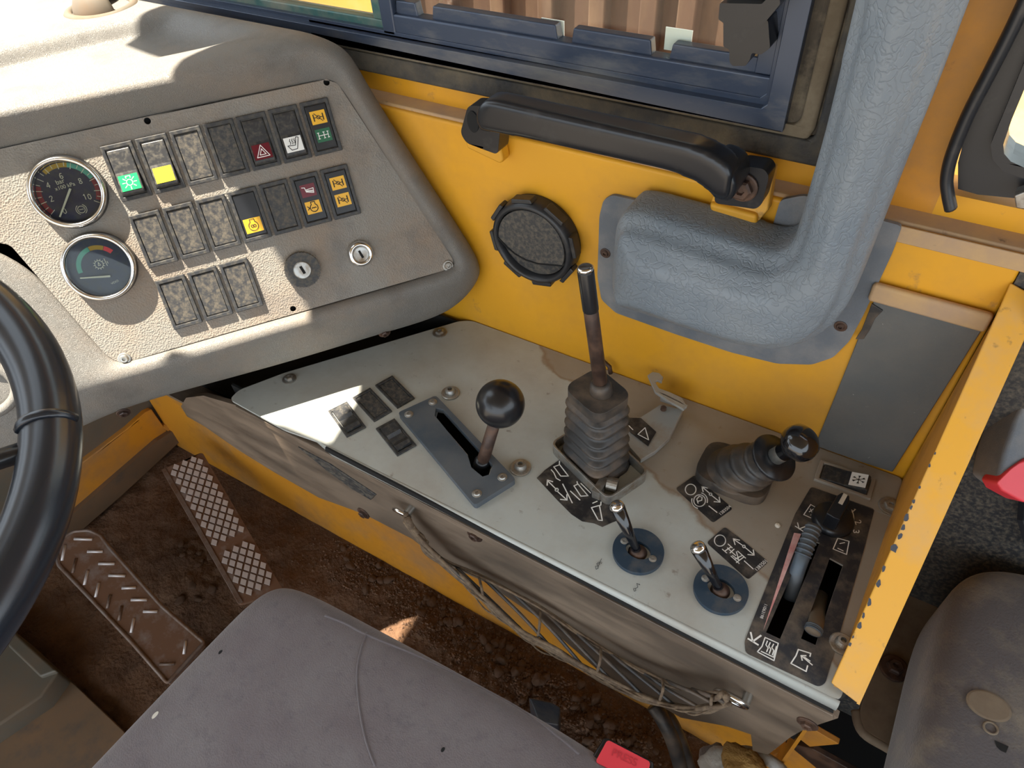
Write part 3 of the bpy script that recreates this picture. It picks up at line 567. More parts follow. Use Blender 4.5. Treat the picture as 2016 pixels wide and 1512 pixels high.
# air conditioning switch
P = [gp(*p) for p in [(1622, 915), (1718, 948), (1702, 980), (1607, 945)]]; c = sum(P, V()) / 4; y = ((P[0] + P[3]) - (P[1] + P[2])).normalized()
loc = Matrix.Translation(-ORG[co]) @ frame4(c, UP, y.cross(UP), y) @ Matrix.Diagonal((.95, 1.02, 1, 1))
o = inst('rocker_switch', bezel_mesh(), co, loc); o.data = bezel_mesh().copy(); o.data.materials.clear(); o.data.materials.append(M['console'])
inst('rocker', rocker_mesh(), o); patch('lens', 'snow', M['white'], o, -.0105, face=rk, wv=.0088); symbol('lens_symbol', 'snow', M['ink'], o, SNOW, -.0105, rk, wd=.0006)
# ---- gear selector plate and lever
gs = root('gear_selector', gp(900, 890), 'blue grey slotted shifter plate bolted on the console under the ball lever', 'shifter plate')
go_ = [(784, 816), (857, 780), (1013, 944), (1018, 950), (936, 998)]
P = roundpoly([pz(*p, .007) for p in [(783, 812), (858, 778), (1016, 944), (935, 995)]], .004)
slot2 = [pz(u, v, .007) for u, v in [(858, 803), (872, 806), (970, 915), (964, 934), (950, 938), (928, 920), (921, 897), (856, 818)]]
mk('slotted_plate', *prism(P, (0, 0, -.0068), [slot2]), M['gearplate'], gs, bevel=.0012)
for u, v in [(805, 816), (852, 792), (989, 940), (939, 972)]: bolt('screw', pz(u, v, .007), UP, .0038, M['steel'], gs, washer=1.25, hexa=False, hgt=.002)
gl = root('gear_lever', gp(935, 905), 'gear lever with a round black ball knob in the slotted plate', 'gear lever')
KN = CAM + ray(985, 795) * .65; BS = gp(933, 912) + V((0, 0, -.03))
mk('ball_knob', *sphere(KN, .0226, 48, 28), M['satinball'], gl, smooth=True)
d_ = (KN - BS).normalized()
mk('lever_rod', *tube([BS, BS + d_ * .05, KN - d_ * .02], [.0065, .0062, .0058], 16), M['rust'], gl, smooth=True)
mk('rod_collar', *lathe(BS + d_ * .022, d_, [(.0078, 0), (.0085, .004), (.0085, .011), (.0068, .015)], 20), M['black'], gl, smooth=True)
# ---- tipping lever with bellows
tl = root('tipping_lever', gp(1180, 915), 'tall thin dark rod lever rising from a square ribbed rubber boot', 'control lever')
e1 = (gp(1200, 972) - gp(1095, 870)); e1.z = 0; e1.normalize(); e2 = UP.cross(e1)   # boot axes (along, across)
def rr(c, hx, hy, r, z=None, ax=None, n=5):
    X, Y = ax or (e1, e2); c = V(c); 
    return roundpoly([c - X * hx - Y * hy, c + X * hx - Y * hy, c + X * hx + Y * hy, c - X * hx + Y * hy], r, n)
FB = gp(1178, 915); 
fr_o = rr(FB + V((0, 0, .013)), .0435, .0265, .009); fr_i = rr(FB + V((0, 0, .013)), .0415, .0245, .008)
mk('base_frame', *prism(fr_o, (0, 0, -.022), [fr_i]), M['steel'], tl, bevel=.0006)
bt0 = FB + V((0, 0, .004)) + e1 * .0; bt1 = V((-.182, .392, .108)); ribs = 6.5; secs = []
mk('boot_lip', *prism(rr(FB + V((0, 0, .006)) + e1 * -.006, .030, .0225, .010), (0, 0, -.012)), M['bootrubber'], tl, bevel=.002)
n_b = 52
for i in range(n_b + 1):
    t = i / n_b; c = bt0.lerp(bt1 - V((0, 0, .012)), t) + V((0, 0, 0)); wv = .5 + .5 * math.cos(2 * math.pi * (t * ribs)); s_ = 1 - .12 * t
    wv = wv ** 1.6; hx = (.0235 + .0055 * wv) * s_; hy = (.0195 + .0055 * wv) * s_; 
    tilt = (1 - t) * .0
    secs.append(rr(c - e1 * .004 * (1 - t), hx, hy, .014, n=5))
vs = [p for s_ in secs for p in s_]; m_ = len(secs[0]); fs = [(i * m_ + k, i * m_ + (k + 1) % m_, (i + 1) * m_ + (k + 1) % m_, (i + 1) * m_ + k) for i in range(n_b) for k in range(m_)] + [tuple(range(m_)), tuple(range(n_b * m_, (n_b + 1) * m_))]
mk('bellows', vs, fs, M['bootrubber'], tl, smooth=True)
mk('boot_cap', *prism(rr(bt1, .0235, .0205, .013, n=7), (0, 0, -.012)), M['bootrubber'], tl, bevel=.003, segs=3)
RT = py(1152, 527, .392); RB = bt1 + V((.004, .002, -.01)); dr = (RT - RB).normalized()
mk('rod_boss', *lathe(bt1 + V((.003, .001, -.001)), dr, [(.0105, 0), (.0095, .008), (.0085, .0115), (.006, .012)], 24), M['bootrubber'], tl, smooth=True)
mk('lever_rod', *tube([RB, RB.lerp(RT, .55), RT], [.0063, .0061, .0058], 20), M['rust'], tl, smooth=True)
mk('rod_sleeve', *lathe(RT - dr * .040, dr, [(.0064, 0), (.0065, .001), (.0065, .037), (.0062, .038)], 24), M['black'], tl, smooth=True)
mk('rod_tip', *lathe(RT - dr * .003, dr, [(.0062, 0), (.0063, .003), (.0052, .0042), (.0040, .0040)], 24), M['chrome'], tl, smooth=True)
mk('pivot_fork', *join(box(FB.x + .012, FB.x + .020, FB.y - .038, FB.y - .018, .0, .012), lathe(FB + V((.02, -.022, .009)), (1, .2, 0), [(.007, 0), (.007, .010)], 18)), M['steel'], tl)
# ---- sheet bracket
bd = root('lock_bracket', gp(1290, 830), 'bent grey metal bracket with a hooked arm behind the tall lever', 'bracket')
pz_ = lambda u, v, z: pz(u, v, z)
mk('bracket_foot', *prism([pz_(1262, 905, .007), pz_(1240, 880, .007), pz_(1232, 868, .007), pz_(1228, 842, .007), pz_(1300, 796, .007), pz_(1346, 806, .007), pz_(1318, 862, .007), pz_(1290, 888, .007)], (0, 0, -.006)), M['bracket'], bd, bevel=.0008)
mk('hook_arm', *prism([pz_(u, v, .030) for u, v in [(1275, 738), (1284, 732), (1298, 734), (1306, 742), (1303, 752), (1294, 748), (1290, 752), (1298, 764), (1320, 772), (1342, 782), (1353, 800), (1346, 806), (1308, 784), (1290, 772)]], (0, 0, -.003)), M['bracket'], bd, bevel=.0006)
mk('arm_web', *prism([pz_(1300, 790, .008), pz_(1346, 806, .008), pz_(1353, 800, .030), pz_(1300, 774, .030)], (0, .0015, 0)), M['bracket'], bd)
mk('pin', *lathe(pz_(1306, 806, .0072), UP, [(.0032, 0), (.003, .003), (.0018, .0035)], 12), M['rust'], bd)
mk('wall_clip', *tube([pz_(1180, 722, .012), pz_(1190, 712, .02), pz_(1200, 722, .014), pz_(1202, 735, .005)], .0025, 8), M['rust'], bd, smooth=True)
# ---- parking brake lever
pb = root('parking_brake_lever', gp(1440, 935), 'short lever with a glossy mushroom knob and flat disc on a round ribbed boot', 'control lever')
c0 = gp(1445, 938); KB = pz(1562, 872, .075); DB = pz(1521, 902, .050); axb = (KB - c0).normalized()
mk('boot_base', *prism([c0 + V((x * .034, y * .026, .012)) for x, y in [(math.copysign(abs(math.cos(t)) ** .5, math.cos(t)), math.copysign(abs(math.sin(t)) ** .5, math.sin(t))) for t in [math.radians(10 * i) for i in range(36)]]], (0, 0, -.012)), M['bootrubber'], pb, bevel=.004, segs=3)
vs, fs = [], []; nseg = 32; st_ = 28
for i in range(st_ + 1):
    t = i / st_; c = c0 + V((0, 0, .010)); c = c.lerp(DB, t); ax = UP.lerp(axb, min(1, t * 1.3)).normalized(); X, Y, Z = frame_from(ax, (1, 0, 0))
    r = (.027 - .014 * t) + .0028 * math.cos(2 * math.pi * t * 4)
    for k in range(nseg): a = 2 * math.pi * k / nseg; vs.append(c + X * math.cos(a) * r + Y * math.sin(a) * r)
fs = [(i * nseg + k, i * nseg + (k + 1) % nseg, (i + 1) * nseg + (k + 1) % nseg, (i + 1) * nseg + k) for i in range(st_) for k in range(nseg)] + [tuple(range(nseg)), tuple(range(st_ * nseg, (st_ + 1) * nseg))]
mk('bellows', vs, fs, M['bootrubber'], pb, smooth=True)
mk('lift_disc', *lathe(DB, axb, [(.020, -.001), (.0218, 0), (.0222, .002), (.0215, .0035), (.008, .0042)], 48), M['black'], pb, smooth=True)
mk('shaft', *lathe(DB, axb, [(.0078, .003), (.0078, .022), (.006, .024)], 24), M['steel'], pb, smooth=True)
KB = DB + axb * .034
mk('mushroom_knob', *lathe(KB, axb, [(.008, -.020), (.0085, -.012), (.012, -.008), (.0158, -.003), (.0165, .002), (.0150, .008), (.0105, .0125), (.005, .0145), (.0005, .015)], 40), M['blackgloss'], pb, smooth=True)
# ---- two toggle levers
for (bu, bv), (tu, tv), zt, lab in [((1256, 1088), (1213, 994), .056, 'chrome tipped toggle lever on a dark blue disc beside the handwritten ON'), ((1418, 1163), (1373, 1076), .048, 'chrome tipped toggle lever on a dark blue disc nearest the heater slots')]:
    b0 = gp(bu, bv); tgo = root('toggle_lever', b0, lab, 'control lever'); tp = py(tu, tv, b0.y); d_ = (tp - b0).normalized()
    hole = [b0 + V((.0115 * math.cos(a), .0085 * math.sin(a), .0045)) for a in [math.radians(15 * i) for i in range(24)]]
    mk('round_plate', *prism([b0 + V((.0225 * math.cos(a), .0225 * math.sin(a), .0045)) for a in [math.radians(7.5 * i) for i in range(48)]], (0, 0, -.0045), [hole]), M['bluedisc'], tgo, bevel=.0012)
    mk('pivot_ball', *sphere(b0 + V((0, 0, -.002)), .0085, 24, 14), M['rust'], tgo, smooth=True)
    mk('lever_rod', *tube([b0, b0.lerp(tp, .15), b0.lerp(tp, .35), b0.lerp(tp, .95)], [.0058, .0036, .0042, .0066], 18), M['blackgloss'], tgo, smooth=True)
    mk('lever_tip', *lathe(b0.lerp(tp, .945), d_, [(.0062, 0), (.0064, .002), (.0058, .0036), (.0035, .0046), (.0003, .0048)], 20), M['chrome'], tgo, smooth=True)
    for s_ in (-1, 1): bolt('screw', b0 + V((.0145 * s_, .002 * -s_, .0045)) + V((0, 0, 0)), UP, .0028, M['steel'], tgo, washer=1.2, hexa=False, hgt=.001)
# ---- fan knob and heater sliders
fk = root('fan_knob', gp(1638, 1022), 'black pointer knob on the heater decal beside the numbers 1 2 3', 'knob')
fc = gp(1638, 1026)
mk('knob_base', *lathe(fc, UP, [(.0180, 0), (.0180, .004), (.0165, .007), (.0155, .0075)], 36), M['black'], fk, smooth=True)
pd_ = (gp(1662, 985) - gp(1632, 1040)); pd_.z = 0; pd_.normalize(); ps = UP.cross(pd_)
mk('pointer_grip', *prism([fc + pd_ * a + ps * b + V((0, 0, .0072)) for a, b in [(-.0135, -.006), (-.0145, 0), (-.0135, .006), (.010, .0055), (.0155, .0035), (.0155, -.0035), (.010, -.0055)]], (0, 0, .017)), M['black'], fk, bevel=.0015)
mk('pointer_mark', *prism([fc + pd_ * a + ps * b + V((0, 0, .0244)) for a, b in [(.002, -.0018), (.0148, -.0018), (.0148, .0018), (.002, .0018)]], (0, 0, .0003)), M['needle'], fk)
for nm, lab, pts, r in [('heat', 'long ribbed grey lever lying in the left heater slot', [(1556, 1180, -.02), (1568, 1130, .0), (1584, 1085, .014), (1603, 1035, .018)], 0), ('air', 'short grey lever at the end of the right heater slot', [(1616, 1170, -.03), (1610, 1200, -.01), (1607, 1225, .004), (1600, 1244, .007)], 1)]:
    hl = root('heater_lever', pz(pts[1][0], pts[1][1], 0), lab, 'slider lever'); P = smoothpath([pz(*p) for p in pts])
    rad = [.0068 - .002 * i / len(P) for i in range(len(P))] if not r else [.006] * len(P)
    mk('lever_arm', *tube(P, 1, 12, cross=(.0062, .0040, (1, 0, 0))), M['gearplate'] if not r else M['greyplate'], hl, smooth=True)
    for i in range(7 if not r else 4):
        t = (.58 + .055 * i) if not r else (.80 + .05 * i); p = P[min(len(P) - 2, int(t * len(P)))]; q = P[min(len(P) - 1, int(t * len(P)) + 1)]
        mk('grip_rib', *lathe(p, (q - p), [(.0068, -.0008), (.0072, 0), (.0068, .0008)], 14, sy=.75), M['gearplate'], hl, smooth=True)
# ================================================================ DASHBOARD
da = root('dashboard', dw(-.3, -.1, -.05), 'dusty grey moulded dashboard with angled switch panel beside the side window', 'dashboard')
def AB(u, v, h): return dp(u, v, h)
stn = []   # plate, c1, c2, fold, outer, back target, dip
def top_s(u, plate_y, crest_y, back, dip, inner=35):
    if isinstance(u, tuple): plate_u, cu = u
    else: plate_u, cu = u, u
    p = AB(plate_u, plate_y, 0); c1 = AB(cu, crest_y + 28, .0135); c2 = AB(cu, crest_y, .020); fo = c2 + V((-.016, .011, .0035)); ou = c2 + V((-.030, .021, .003)); stn.append((p, c1, c2, fo, ou, V(back), dip))
def rest(pl, c1, c2, fo, ou, back):
    f_ = lambda q: AB(q[0], q[1], q[2]); stn.append((AB(pl[0], pl[1], 0), f_(c1), f_(c2), f_(fo), f_(ou), V(back), 0))
ex = ab(-60, 300)[0]
top_s((-420, ), 0, 0, (0, 0, 0), 0) if 0 else None
top_s(-330, 366, 286, (-1.10, .10, .315), 1)
top_s(-120, 320, 243, (-1.10, .28, .315), 1)
top_s(80, 275, 203, (-1.10, .40, .315), 1)
top_s(240, 240, 170, (-1.10, .47, .315), 1)
top_s(360, 214, 146, (-1.10, .50, .315), 1)
top_s(455, 193, 125, (-1.10, .51, .315), 1)
top_s(515, 181, 110, (-1.10, .514, .315), .8)
top_s(560, 172, 99, (-1.10, .516, .315), 0)
top_s(610, 162, 88, (-1.10, .517, .314), 0)
rest((645, 156), (645, 132, .014), (652, 104, .017), (660, 88, .012), (668, 82, .0), (-1.10, .518, .308))
rest((664, 163), (676, 148, .012), (684, 128, .012), (693, 112, .004), (696, 108, -.010), (-1.10, .518, .295))
rest((690, 202), (699, 197, .009), (712, 188, .009), (726, 176, .001), (730, 172, -.018), (-1.10, .518, .26))
rest((782, 345), (791, 340, .009), (806, 330, .009), (818, 320, .001), (822, 317, -.020), (-1.10, .518, .20))
rest((872, 484), (882, 479, .009), (897, 469, .009), (910, 460, .001), (914, 457, -.020), (-1.10, .518, .15))
rest((893, 510), (906, 512, .008), (923, 512, .008), (944, 514, .000), (950, 518, -.018), (-1.10, .518, .12))
rest((893, 522), (905, 530, .008), (922, 541, .008), (944, 548, -.002), (952, 552, -.022), (-1.10, .518, .08))
rest((876, 532), (882, 544, .008), (890, 560, .008), (898, 574, -.002), (905, 628, -.03), (-1.10, .50, .06))
rest((760, 567), (764, 579, .008), (768, 596, .008), (772, 612, -.002), (782, 660, -.03), (-1.10, .45, .06))
rest((560, 624), (563, 636, .008), (566, 653, .008), (569, 670, -.002), (590, 720, -.03), (-1.10, .36, .06))
rest((380, 675), (382, 688, .008), (384, 707, .008), (386, 726, -.002), (420, 764, -.03), (-1.10, .25, .06))
rest((262, 710), (262, 722, .008), (262, 744, .008), (262, 762, -.002), (262, 806, -.03), (-1.10, .15, .06))
rest((228, 712), (218, 728, .006), (204, 752, .007), (188, 780, -.002), (165, 850, -.03), (-1.10, .05, .06))
rest((205, 695), (185, 715, .004), (140, 760, .006), (90, 800, -.002), (60, 905, -.03), (-1.10, -.03, .04))
rest((120, 598), (100, 620, .003), (30, 700, .004), (-40, 840, -.002), (-60, 960, -.03), (-1.10, -.14, .04))
rest((20, 482), (0, 500, .003), (-90, 640, .004), (-160, 860, -.002), (-200, 1000, -.03), (-1.10, -.25, .04))
rest((-330, 420), (-345, 425, .003), (-360, 450, .004), (-380, 860, -.002), (-420, 1000, -.03), (-1.10, -.38, .04))
FR = [0, .05, .09, .28, .30, .315, .36, .6, 1]; DP = [0, -.002, -.017, -.017, -.014, .002, .002, 0, 0]
rings = [[s[0] - N * .004 for s in stn]] + [[s[k] for s in stn] for k in range(5)]
for f_, d_2 in list(zip(FR, DP))[1:]: rings.append([s[4].lerp(s[5], f_) + V((0, 0, d_2 * s[6])) for s in stn])
n_s = len(stn); vs = [p for r in rings for p in r]
fs = [(i * n_s + k, i * n_s + (k + 1) % n_s, (i + 1) * n_s + (k + 1) % n_s, (i + 1) * n_s + k) for i in range(len(rings) - 1) for k in range(n_s)]
mk('moulded_housing', vs, fs, M['dash'], da, smooth=True, sub=3)
# switch plate
PL = [(-330, 366), (360, 214), (640, 157), (664, 163), (893, 512), (890, 524), (876, 532), (262, 709), (228, 712), (205, 695), (20, 482), (-330, 420)]
holes_px = [(290, 238), (643, 162), (577, 608)]
PV = roundpoly([AB(u, v, .0005) for u, v in PL], .004)
hl = [[AB(u, v, .0005) + A * .003 * math.cos(t) + B * .003 * math.sin(t) for t in [math.radians(30 * i) for i in range(12)]] for u, v in holes_px]
mk('switch_plate', *prism(PV, N * -.003, hl), M['plate'], da)
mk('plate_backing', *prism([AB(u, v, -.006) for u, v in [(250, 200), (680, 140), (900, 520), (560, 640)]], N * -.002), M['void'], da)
for u, v in [(882, 523), (245, 706)]: bolt('screw', AB(u, v, .0005), N, .0042, M['steel'], da, washer=1.4, hexa=False, hgt=.003)
for u, v, h_ in [(757, 655, -.031), (243, 812, -.031)]: bolt('screw', AB(u, v, h_), (N + B * .8), .0045, M['rust'], da, washer=1.5, hexa=True)
# switches on the plate, a grid of 30 mm by 62 mm
kinds = [['lamp', 'yellow', 'blank', 'blank', 'hazard', 'seat', 'diffaxle'], ['blank', 'blank', 'blank', 'coil', 'blank', 'tipcool', 'diffdiff'], ['blank', 'blank', 'blank']]
for r, row in enumerate(kinds):
    for c_, kd in enumerate(row):
        a_ = -.3065 + .02995 * c_; b_4 = -.1805 + .0625 * r
        place_switch(da, frame4(dw(a_, b_4, .0006), N, A, -B), kd)
# gauges
def arc(c, r0, r1, t0, t1, h, n=14):
    vs = []; 
    for i in range(n + 1):
        t = math.radians(t0 + (t1 - t0) * i / n)
        for r in (r0, r1): vs.append(c + A * r * math.cos(t) - B * r * math.sin(t) + N * h)
    return vs, [(2 * i, 2 * i + 1, 2 * i + 3, 2 * i + 2) for i in range(n)]
def gauge(nm, c):
    c = V(c); g = mk(nm, *lathe(c, N, [(.0318, 0), (.0318, .004), (.0310, .008)], 64, cap=False), M['black'], da, smooth=True)
    mk('bezel_ring', *lathe(c, N, [(.0312, .0055), (.0312, .008), (.0300, .0105), (.0280, .0110), (.0265, .0085), (.0262, .004)], 64, cap=False), M['chrome'], g, smooth=True)
    mk('dial', *lathe(c, N, [(.0268, 0), (.0268, .0015)], 48), M['dial'], g)
    mk('gauge_glass', *lathe(c, N, [(.0266, .0072), (.0266, .0076)], 48), M['glass'], g)
    return g
def gpt(c, x, y, h=.0019): return c + A * x - B * y + N * h
g1c = dw(-.3585, -.1745, .0006); g1 = gauge('pressure_gauge', g1c)
tk = [[gpt(g1c, r * math.cos(t), r * math.sin(t)) for r in (.0255, .0205)] for t in [math.radians(215 - 25 * i) for i in range(0, 11)]]
tk += [[gpt(g1c, r * math.cos(t), r * math.sin(t)) for r in (.0255, .0225)] for t in [math.radians(215 - 12.5 - 25 * i) for i in range(0, 10)]]
mp1 = lambda x, y: gpt(g1c, x, y)
for s_, x, y in [('2', -.0155, -.002), ('4', -.0135, .0095), ('6', -.0005, .0145), ('8', .0125, .007), ('0', .0145, -.0075), ('1', .0105, -.0068), ('0', -.0095, -.0145)]:
    for l in glyph(s_, (0, 0), .0045, (0, 1), 0, 0): tk.append([gpt(g1c, x - a, y + b) for a, b in l])
mk('dial_marks', *strokes(tk, .00055, N), M['needle'], g1)
mk('scale_low', *arc(g1c, .0215, .0255, 215, 155, .0017), M['dredp'], g1); mk('scale_amber', *arc(g1c, .0215, .0255, 122, 72, .0017), M['amber'], g1); mk('scale_green', *arc(g1c, .0215, .0255, 72, 18, .0017), M['teal'], g1); mk('scale_high', *arc(g1c, .0215, .0255, 18, -30, .0017), M['dredp'], g1)
text('dial_lettering', 'bar', gpt(g1c, -.0065, .0082), gpt(g1c, .0005, .0087), N, M['needle'], g1)
text('dial_lettering', 'x100 kPa', gpt(g1c, -.0095, .0035), gpt(g1c, .0075, .0045), N, M['needle'], g1)
mk('dial_emblem', *strokes([[gpt(g1c, .004 + x, -.0165 + y) for x, y in circ(0, 0, r, 16, a0, a1)] for r, a0, a1 in ((.003, 0, 360), (.0044, -60, 60), (.0044, 120, 240))] + [[gpt(g1c, .0022, -.0165), gpt(g1c, .0058, -.0165)]], .0005, N), M['needle'], g1)
def needle(g, c, a, b_5):
    a, b_5 = gpt(c, *a, .0042), gpt(c, *b_5, .0042); d = (b_5 - a).normalized(); s_ = d.cross(N)
    mk('needle', *prism([a - s_ * .0009, b_5 - s_ * .0006, b_5 + s_ * .0006, a + s_ * .0009], N * .0008), M['needle'], g)
needle(g1, g1c, (.003, .0025), (-.0145, -.0185))
g2c = dw(*ab(198, 524), .0006); g2 = gauge('temperature_gauge', g2c)
mk('scale_green', *arc(g2c, .0155, .0195, 185, 100, .0017), M['teal'], g2); mk('scale_amber', *arc(g2c, .0155, .0195, 99, 60, .0017), M['amber'], g2); mk('scale_red', *arc(g2c, .0155, .0195, 59, 35, .0017), M['red'], g2)
gear_l = [[gpt(g2c, .0035 * math.cos(t), .002 + .0035 * math.sin(t)) for t in [math.radians(20 * i) for i in range(19)]]] + [[gpt(g2c, r * math.cos(t), .002 + r * math.sin(t)) for r in (.0038, .0048)] for t in [math.radians(30 * i) for i in range(12)]] + [[gpt(g2c, .0058, .006), gpt(g2c, .0062, -.001)], [gpt(g2c, .0074, .003), gpt(g2c, .0076, .001)], [gpt(g2c, -.001, .001), gpt(g2c, 0, .004), gpt(g2c, .001, .001), gpt(g2c, -.001, .001)]]
mk('dial_emblem', *strokes(gear_l, .0005, N), M['needle'], g2)
text('dial_lettering', 'VDO', gpt(g2c, .003, -.0185), gpt(g2c, .010, -.0172), N, M['needle'], g2, hscale=.8)
needle(g2, g2c, (.0055, -.0105), (-.019, -.0055))
# ignition lock and keyed heater starter
l1 = dw(*ab(595, 530), .0006); kk = []
for i in range(72): r = .0172 + (.0006 if i % 2 else 0); t = math.radians(5 * i); kk.append(l1 + A * r * math.cos(t) + B * r * math.sin(t) + N * .006)
lk = mk('ignition_ring', *prism(kk, N * -.006, [[l1 + A * .0088 * math.cos(t) + B * .0088 * math.sin(t) + N * .006 for t in [math.radians(15 * i) for i in range(24)]]]), M['blackdusty'], da, label='serrated black ring around the ignition lock')
mk('lock_face', *lathe(l1, N, [(.0088, 0), (.0088, .0066), (.0080, .0074)], 32), M['steel'], lk)
mk('key_slot', *prism([l1 + A * x + B * y + N * .0075 for x, y in [(-.0022, -.004), (.0005, -.0045), (.0025, .0035), (-.0002, .004)]], N * .0002), M['void'], lk)
l2 = dw(*ab(709, 499), .0006)
lk = mk('chrome_lock', *lathe(l2, N, [(.0135, 0), (.0135, .003), (.0128, .0065), (.0112, .0095), (.0088, .0100), (.0080, .0075)], 48, cap=False), M['chrome'], da, smooth=True, label='round chrome key lock')
mk('lock_face', *lathe(l2, N, [(.0080, .004), (.0080, .0082), (.0072, .0088)], 32), M['steel'], lk)
mk('key_slot', *prism([l2 + A * x + B * y + N * .0090 for x, y in [(-.0022, -.004), (.0000, -.0045), (.0022, .0035), (-.0002, .004)]], N * .0002), M['void'], lk)
# rounded pocket on the left by the steering wheel
c = dp(-40, 770, .003)
mk('pocket_rim', *tube([c + A * .030 * math.cos(t) + B * .024 * math.sin(t) for t in [math.radians(12 * i) for i in range(30)]], .005, 10, closed=True), M['dash'], da, smooth=True)
# eyeball air outlet on top
dv = root('defroster_outlet', V((-.818, .462, .317)), 'silvery ball shaped air outlet on top of the sunlit dashboard', 'air outlet')
vc = V((-.822, .466, .3165))
mk('outlet_ring', *tube([vc + V((.034 * math.cos(t), .034 * math.sin(t), .003)) for t in [math.radians(9 * i) for i in range(40)]], 1, 10, closed=True, cross=(.0045, .0055)), M['greyplate'], dv, smooth=True)
vs, fs = [], []
for i in range(9):
    e = math.radians(90 * i / 8)
    for k in range(33): t = math.radians(105 + 250 * k / 32); vs.append(vc + V((.029 * math.cos(e) * math.cos(t), .029 * math.cos(e) * math.sin(t), .029 * math.sin(e))))
fs = [(i * 33 + k, i * 33 + k + 1, (i + 1) * 33 + k + 1, (i + 1) * 33 + k) for i in range(8) for k in range(32)]
hb = mk('ball_hood', vs, fs, M['greyplate'], dv, smooth=True); sl = hb.modifiers.new('s', 'SOLIDIFY'); sl.thickness = .002
mk('outlet_floor', *lathe(vc, UP, [(.030, -.002), (.030, .001)], 32), M['dash'], dv)
# things beyond the windshield end of the dash
ms = root('mirror_arm', (-1.35, .52, .2), 'grey painted mirror arm post outside beyond the dashboard', 'mirror arm')
P = [px(u, v, -1.3) for u, v in [(84, 38), (165, 12), (170, -60), (80, -60)]]
mk('arm_plate', *prism(P, (-.03, 0, 0)), M['greycloth'], ms)
og = root('grab_rail', px(10, 50, -1.3), 'orange painted rail end outside beyond the dashboard top', 'rail')
mk('rail_tube', *tube([px(-60, 66, -1.3), px(34, 45, -1.3)], .011, 12), M['bodyyellow'], og, smooth=True)
# ================================================================ WALL FITTINGS
gh = root('grab_handle', py(1200, 300, .50), 'black moulded grab handle bolted to the yellow wall under the window', 'handle')
for nm, foot, c_ in [('mount', [(921, 208), (968, 210), (985, 250), (980, 305), (918, 282), (906, 262)], 0), ('mount', [(1455, 325), (1505, 333), (1514, 348), (1500, 402), (1488, 412), (1405, 400), (1415, 345)], 1)]:
    pyp('mount_foot', foot, .494, .018, M['black'], gh, rnd=.005, bevel=.003)
path = smoothpath([py(1440, 372, .494), py(1418, 352, .484), py(1385, 328, .472), py(1320, 309, .468), py(1180, 277, .468), py(1040, 247, .468), py(985, 235, .468), py(966, 231, .474), py(955, 234, .490), py(950, 238, .500)], 8)
mk('handle_bar', *tube(path, 1, 16, cross=(.0185, .0135, (.1, 0, 1))), M['black'], gh, smooth=True)
hb2 = [(950, 200), (968, 199), (1370, 291), (1412, 312), (1440, 338), (1432, 398), (1405, 392), (1370, 362), (1310, 338), (965, 262), (942, 258), (934, 240), (936, 215)]
gb = pyp('bar_body', hb2, .458, .024, M['black'], gh, rnd=.006); soft(gb, .0025, 9)
COL.objects.unlink(bpy.data.objects['handle_bar']); bpy.data.objects.remove(bpy.data.objects['handle_bar'])
link = pyp('bar_neck', [(1398, 318), (1440, 338), (1450, 375), (1436, 402), (1400, 392), (1385, 350)], .462, .036, M['black'], gh, rnd=.004); soft(link, .0025, 8)
link = pyp('bar_neck', [(936, 215), (975, 222), (985, 262), (945, 262), (934, 240)], .462, .036, M['black'], gh, rnd=.004); soft(link, .0025, 8)
bolt('bolt', py(1463, 368, .4935), (0, -1, 0), .0085, M['rust'], gh, washer=1.35)
mk('bolt_recess', *lathe(py(931, 240, .4935), (0, -1, 0), [(.010, 0), (.010, .0004)], 24, sx=.6), M['void'], gh)
br = root('handle_bracket', py(950, 300, .515), 'small yellow welded bracket under the front foot of the grab handle', 'bracket')
pyp('bracket_plate', [(914, 270), (985, 292), (990, 318), (984, 324), (918, 292)], .506, .014, M['yellow'], br, bevel=.003)
br = root('handle_bracket', py(1450, 410, .515), 'larger yellow welded bracket under the rear foot of the grab handle', 'bracket')
pyp('bracket_plate', [(1430, 315), (1524, 334), (1512, 415), (1490, 440), (1397, 412), (1400, 395)], .510, .0115, M['yellowedge'], br, bevel=.002)
pyp('bracket_skirt', [(1395, 400), (1490, 425), (1488, 448), (1398, 422)], .505, .0155, M['yellow'], br, bevel=.003)
# round air vent
av = root('round_air_vent', V((-.3125, YW, .150)), 'round black louvred air vent set in the yellow side wall', 'air vent')
c = V((-.3125, YW - .001, .1515)); R_ = .0455
vs_ = lathe(c, (0, -1, 0), [(R_ + .001, 0), (R_ + .001, .010), (R_ - .001, .018), (R_ - .004, .0195), (R_ - .0065, .018), (R_ - .007, .008)], 64, cap=False)
mk('vent_ring', *vs_, M['rubber'], av, smooth=True)
for i in range(8):
    t = math.radians(45 * i + 12); dx, dz = math.cos(t), math.sin(t); tx, tz = -dz, dx
    mk('ring_tab', *prism([c + V((dx * a + tx * b, -.006, dz * a + tz * b)) for a, b in [(R_ - .001, -.012), (R_ + .0035, -.011), (R_ + .0035, .011), (R_ - .001, .012)]], (0, -.011, 0)), M['rubber'], av, bevel=.001)
cut = [(-.036, -.002), (-.028, -.010), (-.018, -.0155), (-.006, -.0185), (.008, -.0185), (.022, -.0155), (.036, -.0115)]
rr_ = .0378
def onc(t): return (rr_ * math.cos(t), rr_ * math.sin(t))
cut[0] = onc(math.radians(183)); cut[-1] = onc(math.radians(-19))
up_ = [onc(math.radians(-19 + (183 + 19) * i / 30)) for i in range(31)]
upf = up_ + cut[1:-1]; lo_ = [onc(math.radians(183 + (341 - 183) * i / 24)) for i in range(25)]; lof = lo_ + cut[1:-1][::-1]
